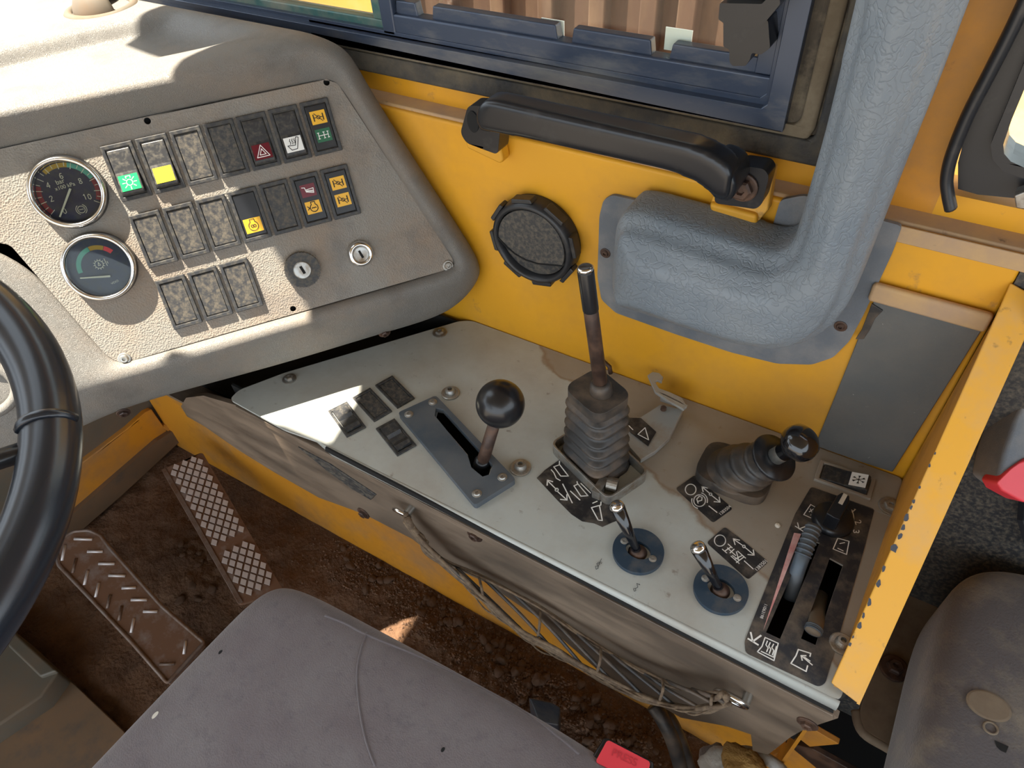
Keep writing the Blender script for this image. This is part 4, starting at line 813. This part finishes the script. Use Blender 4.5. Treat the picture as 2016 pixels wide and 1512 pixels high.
def pl3(l, off, tilt): return [c + V((x, off + tilt * z, z)) for x, z in l]
mk('upper_flap', *prism(pl3(upf, -.0185, .04), (0, .004, 0)), M['blackdusty'], av, bevel=.0012)
mk('lower_flap', *prism(pl3([(x * .985, z * .985 - .0006) for x, z in lof], -.0135, -.05), (0, .004, 0)), M['blackdusty'], av, bevel=.0012)
mk('flap_gap', *tube([c + V((x, -.0190 + .04 * z, z)) for x, z in cut], .0008, 6), M['void'], av)
mk('vent_back', *lathe(c, (0, -1, 0), [(R_ - .006, .002), (R_ - .006, .004)], 40), M['void'], av)
# grey duct with flange
du = root('padded_duct', V((-.1, YW, .10)), 'big grey vinyl covered elbow duct rising from the side wall beside the window', 'duct')
fl = [(1205, 384), (1518, 455), (1536, 394), (1580, 385), (1640, 395), (1720, 430), (1776, 445), (1756, 500), (1700, 620), (1672, 672), (1640, 704), (1598, 718), (1530, 716), (1440, 694), (1330, 658), (1212, 616), (1184, 590), (1176, 545), (1180, 425), (1188, 394)]
pyp('flange', fl, .517, .0035, M['flange'], du, rnd=.004, bevel=.0015)
body = [(1692, -60), (1680, 0), (1660, 90), (1617, 270), (1575, 420), (1556, 486), (1528, 505), (1480, 492), (1400, 466), (1262, 424), (1222, 420), (1206, 450), (1200, 520), (1198, 575), (1214, 594), (1330, 636), (1440, 672), (1530, 688), (1590, 680), (1640, 645), (1672, 600), (1706, 515), (1770, 350), (1830, 200), (1905, 0), (1928, -60)]
# layered body: widest at the wall, crest towards the cab
def ring_at(pts, y, k=0): 
    P = [py(u, v, .475) for u, v in pts]; c = sum(P, V()) / len(P); return [V((p.x, y, p.z)) for p in P]
P = [py(u, v, .470) for u, v in body]
P = [P[0] + V((0, 0, .36))] + P + [P[-1] + V((0, 0, .36))]
def inset(P, d):
    out = []; n = len(P)
    for i in range(n):
        a, b, c_ = P[i - 1], P[i], P[(i + 1) % n]; t = (c_ - a); t.y = 0; t.normalize(); nn = V((t.z, 0, -t.x)); out.append(b + nn * d)
    return out
area = sum(P[i].x * P[(i + 1) % len(P)].z - P[(i + 1) % len(P)].x * P[i].z for i in range(len(P))); sg = -1 if area > 0 else 1
def col_at(P, y): return [V((p.x, y, p.z)) for p in P]
parts = []
for ins, ya, yb in ((0, .470, .519), (.010, .452, .49), (.022, .441, .47)):
    parts.append(prism(col_at(inset(P, ins * sg), ya), (0, yb - ya, 0)))
v_, f_3 = join(*parts); dbo = mk('duct_body', v_, f_3, M['duct'], du); soft(dbo, .0045, 14)
for u, v in [(1192, 498), (1655, 642)]: bolt('screw', py(u, v, .517), (0, -1, 0), .0035, M['rust'], du, washer=1.5, hexa=False, hgt=.002)
# foam mat
fm = root('foam_mat', V((.03, YW, .0)), 'grey foam mat stuck on the yellow wall behind the console', 'mat')
pyp('mat_sheet', [(1722, 588), (1932, 652), (1757, 930), (1700, 912), (1604, 878), (1640, 790), (1700, 640)], .517, .0035, M['mat'], fm, bevel=.001)
pyp('torn_edge', [(1716, 598), (1738, 612), (1722, 628), (1712, 650), (1700, 668), (1684, 668), (1696, 650)], .5155, .0015, M['bootrubber'], fm, bevel=.0004)
# partition with its flange
pt = root('partition_plate', V((.078, .4, -.1)), 'yellow steel partition plate with a folded chipped front flange behind the console', 'partition')
Pb = pz(1636, 1345, .006); Pt = py(1990, 556, .519); Pbb = py(1692, 1388, Pb.y - .004); Ptb = py(2052, 590, .519)
Pb2 = py(1640, 1362, Pb.y - .002)
fdir = ((Pbb - Pb) + (Ptb - Pt)) / 2
nrm = (Pt - Pb).cross(Pbb - Pb).normalized()
if nrm.dot(CAM - Pb) < 0: nrm = -nrm
mk('front_flange', *prism([Pb, Pt, Ptb, Pbb], -nrm * .0025), M['yellowedge'], pt, bevel=.0012)
mk('web_plate', *prism([Pb + V((.003, .002, -.004)), Pt + V((.002, 0, -.004)), V((Pt.x, .519, -.3)), V((Pb.x + .003, .30, -.3))], (.003, 0, 0)), M['orange'], pt)
mk('flange_return', *prism([Pbb, Ptb, Ptb - nrm * .02, Pbb - nrm * .02], (-.002, 0, 0)), M['yellowedge'], pt)
# bare chips along the flange edge
def chip(t, s_, sc):
    c = Pb.lerp(Pt, t) + (fdir.normalized()) * (s_ * .45) + nrm * .0003; e = (Pt - Pb).normalized(); g_ = fdir.normalized()
    return [c + e * sc * random.uniform(.6, 1.4) * math.cos(a) + g_ * sc * .6 * random.uniform(.5, 1.3) * math.sin(a) for a in [math.radians(45 * i) for i in range(8)]]
cv, cf = [], []
for t, s_, sc in [(.47, .0015, .0035), (.455, .002, .003), (.43, .002, .005), (.405, .003, .004), (.385, .004, .004), (.355, .004, .0065), (.30, .002, .004), (.265, .003, .005), (.215, .003, .005), (.18, .003, .004), (.155, .004, .004), (.125, .002, .002), (.105, .002, .003), (.505, .001, .002), (.56, .001, .0025), (.59, .001, .002)]:
    c_ = chip(t * 1.0, s_, sc * .62); k = len(cv); cv += c_; cf.append(tuple(range(k, k + 8)))
mk('paint_chips', cv, cf, mat('bare primer', (.04, .045, .06), .6), pt, kind='stuff')
from mathutils.bvhtree import BVHTree
def hitter(o):
    dg = bpy.context.evaluated_depsgraph_get(); dg.update(); t = BVHTree.FromObject(o, dg); org = ORG[o]
    def f(u, v):
        d = ray(u, v).normalized(); r = t.ray_cast(CAM - org, d)
        if r[0] is None: return pz(u, v, -.1), UP
        n_ = r[1] if r[1].dot(d) < 0 else -r[1]; return r[0] + org, n_
    return f
# ================================================================ RIGHT REAR CORNER
s2 = root('rear_seat', V((.3, .33, -.16)), 'worn grey cushion of the spare seat on a tan base in the right rear corner', 'seat'); sb = s2
P = [pz(u, v, -.15) for u, v in [(1690, 1405), (1712, 1330), (1800, 1000), (1960, 985), (2100, 1100), (2100, 1560), (1860, 1560), (1760, 1475), (1700, 1440)]]
mk('base_plate', *prism(P, (0, 0, -.006)), M['tan'], sb, bevel=.002)
mk('front_lip', *tube(smoothpath([pz(u, v, -.155) for u, v in [(1686, 1400), (1700, 1442), (1760, 1480), (1850, 1550)]]), .005, 10), M['tan'], sb, smooth=True)
bolt('bolt', pz(1760, 1316, -.149), UP, .008, M['rust'], sb, washer=1.7)
mk('wall_side', *box(.095, .9, .505, .519, -.46, .24), M['blackdusty'], **st); mk('wall_back', *box(.86, .9, -.7, .505, -.46, .2), M['blackdusty'], **st)
mk('floor_rear', *box(-.1, .9, -.7, .56, -.50, -.462), M['void'], **st)
def cushion(name, x0, x1, y0, y1, z0, z1, r, m, par, crown=.012, n=26):
    vs, fs = [], []
    def sq(t, p): return math.copysign(abs(t) ** p, t)
    for i in range(n + 1):      # superellipsoid box
        ph = -math.pi / 2 + math.pi * i / n
        for k in range(2 * n):
            th = 2 * math.pi * k / (2 * n); p = r
            x = sq(math.cos(ph), p) * sq(math.cos(th), p); y = sq(math.cos(ph), p) * sq(math.sin(th), p); z = sq(math.sin(ph), p)
            vs.append(V(((x0 + x1) / 2 + x * (x1 - x0) / 2, (y0 + y1) / 2 + y * (y1 - y0) / 2, (z0 + z1) / 2 + z * (z1 - z0) / 2)))
    m2 = 2 * n; fs = [(i * m2 + k, i * m2 + (k + 1) % m2, (i + 1) * m2 + (k + 1) % m2, (i + 1) * m2 + k) for i in range(n) for k in range(m2)]
    return mk(name, vs, fs, m, par, smooth=True)
rear_cushion = cushion('seat_cushion', .138, .60, .12, .500, -.146, -.015, .30, M['seat2'], s2, n=48)
hit2 = hitter(rear_cushion); q, qn = hit2(1946, 1390); mk('bare_patch', *lathe(q, qn, [(.0135, -.004), (.0135, .0008), (.012, .0012)], 32, sx=1.1, sy=.85), M['tan'], s2, label='pale bare round patch')
q, qn = hit2(1950, 1434); X_, Y_, Z_ = frame_from(qn); mk('button_ring', *tube([q + X_ * .0045 * math.cos(t) + Y_ * .0045 * math.sin(t) + Z_ * .0006 for t in [math.radians(20 * i) for i in range(18)]], .0009, 6, closed=True), M['tan'], s2, smooth=True)
mk('tear', *prism([hit2(u, v)[0] + V((0, 0, .0006)) for u, v in [(1958, 1458), (1972, 1464), (1985, 1470), (1980, 1482), (1970, 1478), (1962, 1470)]], (0, 0, -.003)), M['void'], s2)
bu = root('rear_belt_buckle', pz(1990, 940, .10), 'dark belt buckle with a red button behind the yellow partition', 'belt buckle')
dd = (.10 - H) / ray(1990, 940).z
def dpt(u, v, d): return CAM + ray(u, v) * d
mk('buckle_shell', *prism([dpt(u, v, dd) for u, v in [(1966, 945), (1975, 900), (1998, 830), (2018, 790), (2080, 780), (2080, 960), (2020, 985)]], w((0, 0, .035))), M['flange'], bu, bevel=.004)
mk('release_button', *prism([dpt(u, v, dd - .003) for u, v in [(1963, 950), (1988, 925), (2016, 905), (2060, 890), (2060, 985), (2016, 990), (1972, 966)]], w((0, 0, .02))), M['red'], bu, bevel=.003)
mk('belt_stalk', *tube([dpt(2040, 960, dd + .02), dpt(2035, 1010, dd + .05), pz(2060, 1100, 0)], 1, 10, cross=(.014, .005)), M['black'], bu)
# ================================================================ NET AND HARDWARE
nt_ = root('string_net', py(1100, 1200, .272), 'frayed brown string net pocket slung between two rings on the console side', 'net')
def cord(name, pts, r, m=None): return mk(name, *tube(smoothpath([py(u, v, y) for u, v, y in pts], 6), r, 7), m or M['cord'], nt_, smooth=True)
def jit(p, a): return [(u + random.uniform(-a, a), v + random.uniform(-a, a), y + random.uniform(-.003, .003)) for u, v, y in p]
top_line = [(800, 1018, .270), (818, 1050, .268), (850, 1082, .266), (880, 1110, .268), (960, 1140, .272), (1060, 1195, .272), (1150, 1255, .270), (1260, 1320, .268), (1340, 1352, .266), (1420, 1368, .266)]
low_line = [(800, 1022, .268), (822, 1056, .264), (845, 1085, .262), (905, 1135, .258), (960, 1185, .254), (1030, 1245, .252), (1100, 1285, .252), (1180, 1330, .252), (1260, 1372, .254), (1340, 1395, .256), (1400, 1395, .260), (1432, 1385, .264)]
for i in range(3): cord('top_cord', jit(top_line, 5), .0013)
for i in range(6): cord('bottom_cord', jit(low_line, 6), random.uniform(.0013, .0022))
def lerp_line(l, t):
    t *= len(l) - 1; i = min(int(t), len(l) - 2); f = t - i; return tuple(l[i][k] * (1 - f) + l[i + 1][k] * f for k in range(3))
for i in range(11):
    t = .22 + .07 * i; a, b = lerp_line(top_line, t), lerp_line(low_line, min(1, t + .10)); m1 = tuple((a[k] + b[k]) / 2 + (random.uniform(-5, 5) if k < 2 else -.004) for k in range(3))
    cord('mesh_cord', [a, m1, b], .0017, M['bootrubber'])
    if i % 2 == 0: a, b = lerp_line(top_line, t + .06), lerp_line(low_line, t - .01); m1 = tuple((a[k] + b[k]) / 2 + (random.uniform(-4, 4) if k < 2 else -.006) for k in range(3)); cord('mesh_cord', [a, m1, b], .0014)
for i in range(16):
    t = .26 + .037 * i; a = lerp_line(low_line, t); b = lerp_line(low_line, t + .12); cord('loose_strand', [a, (a[0] * .5 + b[0] * .5 - 6, a[1] * .5 + b[1] * .5 + random.uniform(4, 16), .250), b], .0008)
for i in range(5): cord('knotted_end', jit([(798, 1016, .270), (806, 1030, .266), (816, 1046, .266), (828, 1058, .264), (838, 1072, .264)], 4), .0028)
for i in range(4): cord('knotted_end', jit([(1400, 1378, .266), (1412, 1370, .262), (1424, 1366, .262), (1432, 1376, .262)], 4), .0022)
for (u, v), lab, rr2 in [((791, 1010), 'small steel ring eye holding the front end of the string net', .009), ((1440, 1376), 'steel ring eye holding the rear end of the string net', .0135)]:
    c = py(u, v, .272); r_o = root('ring_eye', c, lab, 'ring')
    mk('ring', *tube([c + V((rr2 * math.cos(t), -.003 * math.sin(t), rr2 * .8 * math.sin(t))) for t in [math.radians(18 * i) for i in range(20)]], .0022, 10, closed=True), M['chrome'], r_o, smooth=True)
    mk('eye_bolt', *lathe(c + V((rr2 * .8, 0, .004)), (0, 1, 0), [(.004, 0), (.004, .009)], 14), M['steel'], r_o)
# hoses
for pts, lab in [([(1286, 1388, .31), (1304, 1415, .305), (1325, 1460, .30), (1345, 1530, .30)], 'thicker black hose hanging below the net beside the dirt'), ([(1300, 1395, .315), (1322, 1425, .31), (1342, 1470, .31), (1362, 1530, .31)], 'thinner black hose running alongside the thicker one')]:
    mk('hose', *tube(smoothpath([py(*p) for p in pts]), .0085 if 'thicker' in lab else .0055, 14), M['bootrubber'], smooth=True, label=lab, cat='hose')
# yellow frame pieces low at the rear
yf = root('frame_foot', V((.03, .33, -.2)), 'yellow painted frame bracket low under the rear end of the console', 'bracket')
pyp('foot_plate', [(1545, 1428), (1580, 1424), (1652, 1466), (1594, 1471), (1560, 1445)], .315, .006, M['orange'], yf, bevel=.001)
pyp('foot_plate', [(1510, 1490), (1560, 1472), (1660, 1530), (1500, 1540)], .330, .006, M['orange'], yf, bevel=.001)
pyp('foot_bar', [(1545, 1462), (1600, 1475), (1700, 1530), (1640, 1540)], .322, .006, M['rust'], yf, bevel=.001)
# ================================================================ PEDALS
def plane_map(z0, z1, xa, xb):  # sloping pedal plane: height changes linearly with x
    k = (z1 - z0) / (xb - xa); 
    def f(u, v, off=0):
        d = ray(u, v); t = (z0 + off + k * (0 - xa) - H) / (d.z - k * d.x); return CAM + d * t
    return f
def pedal_pt(f, l, off=0): return [f(u, v, off) for u, v in l]
pa = plane_map(-.325, -.42, -.92, -.56)
ap = root('accelerator_pedal', pa(430, 1020), 'long flat accelerator pedal with rows of worn bright diamond studs', 'pedal')
C4 = [(318, 925), (398, 890), (560, 1165), (470, 1190)]
Q = pedal_pt(pa, C4); n_p = (Q[1] - Q[0]).cross(Q[3] - Q[0]).normalized()
if n_p.z < 0: n_p = -n_p
mk('pedal_plate', *prism(roundpoly(Q, .006), -n_p * .008), M['pedalmud'], ap, bevel=.0015)
e_l = (Q[3] - Q[0]); e_w = (Q[1] - Q[0]); Lp, Wp = e_l.length, e_w.length
mk('edge_strip', *prism([Q[0] + e_w * .0, Q[0] + e_w * .10, Q[3] + e_w * .10, Q[3]], n_p * .0015), M['pedal'], ap, bevel=.0005)
def diamond(u, v, s_=.42):
    c = Q[0] + e_w * v + e_l * u + n_p * .0008; a, b = e_l.normalized() * .0068, e_w.normalized() * .0050
    return prism([c - a, c + b, c + a, c - b], n_p * .0018)
dv_, df_ = diamond(0, 0); nr = 0
cen = Q[0]
for i in range(40):
    u = .028 + i * .0335
    if .60 < u < .68 or u > .98: continue
    for j in range(4):
        v = (.20 if i % 2 else .31) + j * .215
        if v > .93: continue
        mk('stud', *diamond(u, v), M['pedaltop'], ap)
pb_ = plane_map(-.325, -.42, -.95, -.60)
bp_ = root('brake_pedal', pb_(250, 1180), 'brown rusty round topped pedal with raised herringbone bars', 'pedal')
OUT = [(112, 1085), (122, 1060), (145, 1046), (175, 1044), (198, 1054), (215, 1078), (255, 1122), (320, 1195), (402, 1265), (330, 1345), (260, 1265), (180, 1180), (115, 1112)]
Q2 = pedal_pt(pb_, OUT); mk('pedal_plate', *prism(roundpoly(Q2, .004, 3), (0, 0, -.010)), M['pedalmud'], bp_, bevel=.002)
mk('pedal_rim', *tube(roundpoly(pedal_pt(pb_, OUT), .004, 3), .0028, 8, closed=True), M['pedal'], bp_, smooth=True)
bars = [((146, 1061), (182, 1062)), ((172, 1086), (203, 1086)), ((194, 1110), (226, 1110)), ((214, 1133), (247, 1134)), ((240, 1158), (268, 1157)), ((258, 1181), (290, 1181)), ((282, 1204), (310, 1204)), ((314, 1308), (344, 1307)),
        ((128, 1074), (122, 1104)), ((150, 1100), (143, 1128)), ((173, 1124), (166, 1152)), ((195, 1148), (188, 1176)), ((217, 1172), (211, 1198)), ((240, 1193), (234, 1222)), ((264, 1218), (258, 1246)), ((366, 1262), (362, 1288))]
for a, b in bars: mk('tread_bar', *tube([pb_(*a), pb_(*b)], .0022, 8), M['pedaltop'] if random.random() < .55 else M['pedal'], bp_, smooth=True)
# cover and plates left on the floor
fp = root('column_cover', pz(60, 1330, -.42), 'muddy grey steering column foot cover at the left edge of the floor', 'cover')
mk('cover_box', *prism([pz(u, v, -.40) for u, v in [(-80, 1180), (30, 1243), (116, 1322), (80, 1372), (-80, 1480)]], (0, 0, -.06)), M['greyplate'], fp, bevel=.004)
mk('cover_step', *prism([pz(u, v, -.393) for u, v in [(14, 1270), (32, 1248), (112, 1320), (78, 1332)]], (0, 0, -.01)), M['greyplate'], fp, bevel=.003)
mk('floor_plate', *prism([pz(u, v, -.435) for u, v in [(-150, 1500), (116, 1322), (150, 1350), (245, 1440), (330, 1600), (-100, 1700)]], (0, 0, -.012)), M['floorsteel'], label='muddy brown steel floor plate left of the seat', cat='floor plate', bevel=.002)
# ================================================================ SEAT
se = root('driver_seat', V((-.2, -.05, -.25)), 'large purple grey velour driver seat cushion in the foreground', 'seat')
cl = [(-.455, .02), (-.452, .10), (-.450, .140), (-.440, .168), (-.410, .178), (-.33, .182), (-.22, .188), (-.11, .192), (-.02, .188), (.04, .17), (.09, .12), (.10, -.10), (.08, -.35), (-.05, -.42), (-.30, -.42), (-.44, -.38), (-.46, -.2), (-.458, -.08)]
ctr = V((-.13, -.11, 0)); rg = [(1.00, -.22), (1.02, -.19), (1.015, -.125), (1.0, -.108), (.965, -.098), (.88, -.092), (.7, -.088), (.4, -.086), (.05, -.086)]
vs, m_ = [], len(cl)
for s_, z in rg: vs += [V((ctr.x + (x - ctr.x) * s_, ctr.y + (y - ctr.y) * s_, z)) for x, y in cl]
fs = [(i * m_ + k, i * m_ + (k + 1) % m_, (i + 1) * m_ + (k + 1) % m_, (i + 1) * m_ + k) for i in range(len(rg) - 1) for k in range(m_)] + [tuple((len(rg) - 1) * m_ + k for k in range(m_)), tuple(range(m_))]
hit = hitter(mk('seat_cushion', vs, fs, M['seat'], se, smooth=True, sub=3))
def seam(pts, z, r): return mk('piping', *tube([hit(p.x, p.y)[0] + V((0, 0, .0004)) for p in smoothpath([V((u, v, 0)) for u, v in pts])], r, 8), M['seatseam'], se, smooth=True)
seam([(722, 1246), (712, 1275), (703, 1320), (706, 1380), (718, 1450), (738, 1508)], 0, .0009)
seam([(640, 1212), (680, 1228), (722, 1250), (830, 1295), (930, 1345), (1030, 1400), (1100, 1452), (1140, 1485)], 0, .0012)
for u, v in [(434, 1284), (872, 1476)]: mk('burn_hole', *lathe(hit(u, v)[0], UP, [(.0024, -.001), (.002, .0005)], 9, sx=.7, sy=1.1), M['void'], se)
mk('burn_hole', *lathe(hit(306, 1408)[0], UP, [(.0035, -.001), (.003, .0008)], 9, sx=.6, sy=1.2), M['needle'], se)
mk('seat_frame', *prism([pz(u, v, -.24) for u, v in [(1040, 1372), (1086, 1382), (1104, 1392), (1100, 1428), (1060, 1420)]], (0, 0, -.05)), M['alu'], se, bevel=.002, label='blue black corner of the seat frame')
bk2 = root('front_belt_buckle', pz(1225, 1500, -.13), 'red PRESS button of the belt buckle beside the driver seat', 'belt buckle')
Pq = [pz(u, v, -.10) for u, v in [(1196, 1456), (1281, 1500), (1270, 1545), (1172, 1500)]]
mk('release_button', *prism(roundpoly(Pq, .003), (0, 0, -.012)), M['red'], bk2, bevel=.002)
mk('buckle_shell', *prism([pz(u, v, -.105) for u, v in [(1188, 1452), (1196, 1452), (1288, 1500), (1285, 1560), (1160, 1520), (1166, 1488)]], (0, 0, -.022)), M['black'], bk2, bevel=.002)
text('button_lettering', 'PRESS', pz(1204, 1487, -.0994), pz(1252, 1509, -.0994), UP, mat('embossed red', (.50, .03, .045), .5), bk2)
# torn padding
tp_ = root('torn_padding', pz(1450, 1500, -.2), 'torn piece of yellow foam wrapped in white rag at the bottom edge', 'padding')
def lump(name, c, r, sq_, m, seed, par):
    vs, fs = sphere((0, 0, 0), 1, 24, 14); out = []
    for v in vs: d = 1 + .28 * noise.noise(v * 1.8 + V((seed, 0, 0))) + .10 * noise.noise(v * 6 + V((seed, 3, 0))); out.append(V(c) + V((v.x * r * sq_[0], v.y * r * sq_[1], v.z * r * sq_[2])) * d)
    return mk(name, out, fs, m, par, smooth=True)
lump('foam_core', pz(1462, 1512, -.19), .022, (1.2, .8, .7), M['foam'], 3, tp_)
lump('rag_fold', pz(1425, 1515, -.20), .022, (1, .9, .6), M['cloth'], 5, tp_); lump('rag_fold', pz(1405, 1500, -.205), .018, (.8, .9, .6), M['seat'], 8, tp_)
mk('rag_edge', *tube(smoothpath([pz(u, v, -.195) for u, v in [(1440, 1486), (1470, 1480), (1505, 1492), (1535, 1512), (1550, 1535)]]), .006, 10), M['cloth'], tp_, smooth=True)
# ================================================================ STEERING WHEEL
sw = root('steering_wheel', V((-.504, -.073, .25)), 'black steering wheel rim reaching in at the left edge', 'steering wheel')
t_ = math.radians(15); wn = V((math.sin(t_), 0, math.cos(t_))); W1 = V((0, 1, 0)); W2 = wn.cross(W1); wc = V((-.504, -.073, .287))
R_w = .1945
rp = [wc + W1 * R_w * math.cos(a) + W2 * R_w * math.sin(a) for a in [math.radians(3 * i) for i in range(120)]]
mk('rim', *tube(rp, 1, 24, closed=True, cross=(.0172, .0162)), M['wheel'], sw, smooth=True)
mk('hub', *lathe(wc - wn * .05, wn, [(.045, 0), (.05, .01), (.045, .03), (.02, .036)], 32), M['black'], sw, smooth=True)
for a in (90, 210, 330):
    d = W1 * math.cos(math.radians(a + 110)) + W2 * math.sin(math.radians(a + 110)); mk('spoke', *tube([wc - wn * .03 + d * .03, wc - wn * .02 + d * .12, wc + d * (R_w - .005)], 1, 12, cross=(.014, .006)), M['black'], sw, smooth=True)
qd = (CAM + ray(108, 843) * .42 - wc).normalized()
gr = []; cc = wc + qd * R_w; tt = wn.cross(qd)
mk('grip_ridge', *tube([cc + (qd * math.cos(a) + wn * math.sin(a)) * .0163 for a in [math.radians(20 + 14 * i) for i in range(11)]], 1, 8, cross=(.0018, .0030)), M['wheel'], sw, smooth=True)
# ================================================================ STONES AND CRUMBS
stone_me = []
for k in range(5):
    vs, fs = sphere((0, 0, 0), 1, 10, 6); me = bpy.data.meshes.new('stone'); me.from_pydata([tuple(v * (1 + .5 * noise.noise(v * 1.3 + V((k * 7, 0, 0))))) for v in vs], [], fs); me.materials.append(M['stone']); me.shade_smooth(); stone_me.append(me)
def pebble(u, v, s_, group=True):
    p = pz(u, v, -.445); h_ = hf(p.x, p.y); o = bpy.data.objects.new('stone', random.choice(stone_me)); COL.objects.link(o)
    o.location = (p.x, p.y, h_ + s_ * .25); o.scale = (s_ * random.uniform(.8, 1.3), s_ * random.uniform(.7, 1.1), s_ * random.uniform(.4, .7)); o.rotation_euler = (random.uniform(-.3, .3), random.uniform(-.3, .3), random.uniform(0, 6))
    o['label'] = 'small dusty brown stone lying in the dirt on the cab floor'; o['category'] = 'stone'; o['group'] = 'loose stones in the floor dirt'
ln = [(700, 1075), (760, 1110), (830, 1165), (900, 1225), (970, 1275), (1040, 1340), (1120, 1390), (1200, 1440), (1270, 1490)]
for i in range(120):
    t = random.random() ** .8 * (len(ln) - 1); j = min(int(t), len(ln) - 2); f = t - j; u = ln[j][0] * (1 - f) + ln[j + 1][0] * f + random.gauss(-5, 26); v = ln[j][1] * (1 - f) + ln[j + 1][1] * f + random.gauss(0, 18)
    p = pz(u, v, -.445)
    if p.y < .362: pebble(u, v, random.uniform(.003, .0085))
for i in range(26): pebble(random.uniform(345, 470), random.uniform(1010, 1180), random.uniform(.004, .008))
vs, fs = [], []
for i in range(4500):
    t = random.random() * (len(ln) - 1); j = min(int(t), len(ln) - 2); f = t - j; u = ln[j][0] * (1 - f) + ln[j + 1][0] * f + random.gauss(-14, 55); v = ln[j][1] * (1 - f) + ln[j + 1][1] * f + random.gauss(0, 35)
    p = pz(u, v, -.445)
    if p.y > .368: continue
    r = random.uniform(.001, .0032); k = len(vs); c = V((p.x, p.y, hf(p.x, p.y) + r * .3))
    vs += [c + V((random.uniform(.6, 1.2) * r * x, random.uniform(.6, 1.2) * r * y, random.uniform(.6, 1) * r * z)) for x, y, z in ((1, 0, 0), (0, 1, 0), (-1, 0, 0), (0, -1, 0), (0, 0, 1), (0, 0, -1))]
    fs += [(k, k + 1, k + 4), (k + 1, k + 2, k + 4), (k + 2, k + 3, k + 4), (k + 3, k, k + 4), (k + 1, k, k + 5), (k + 2, k + 1, k + 5), (k + 3, k + 2, k + 5), (k, k + 3, k + 5)]
mk('dirt_crumbs', vs, fs, M['stone'], kind='stuff', label='loose crumbs of dried mud scattered on the cab floor', cat='dirt')
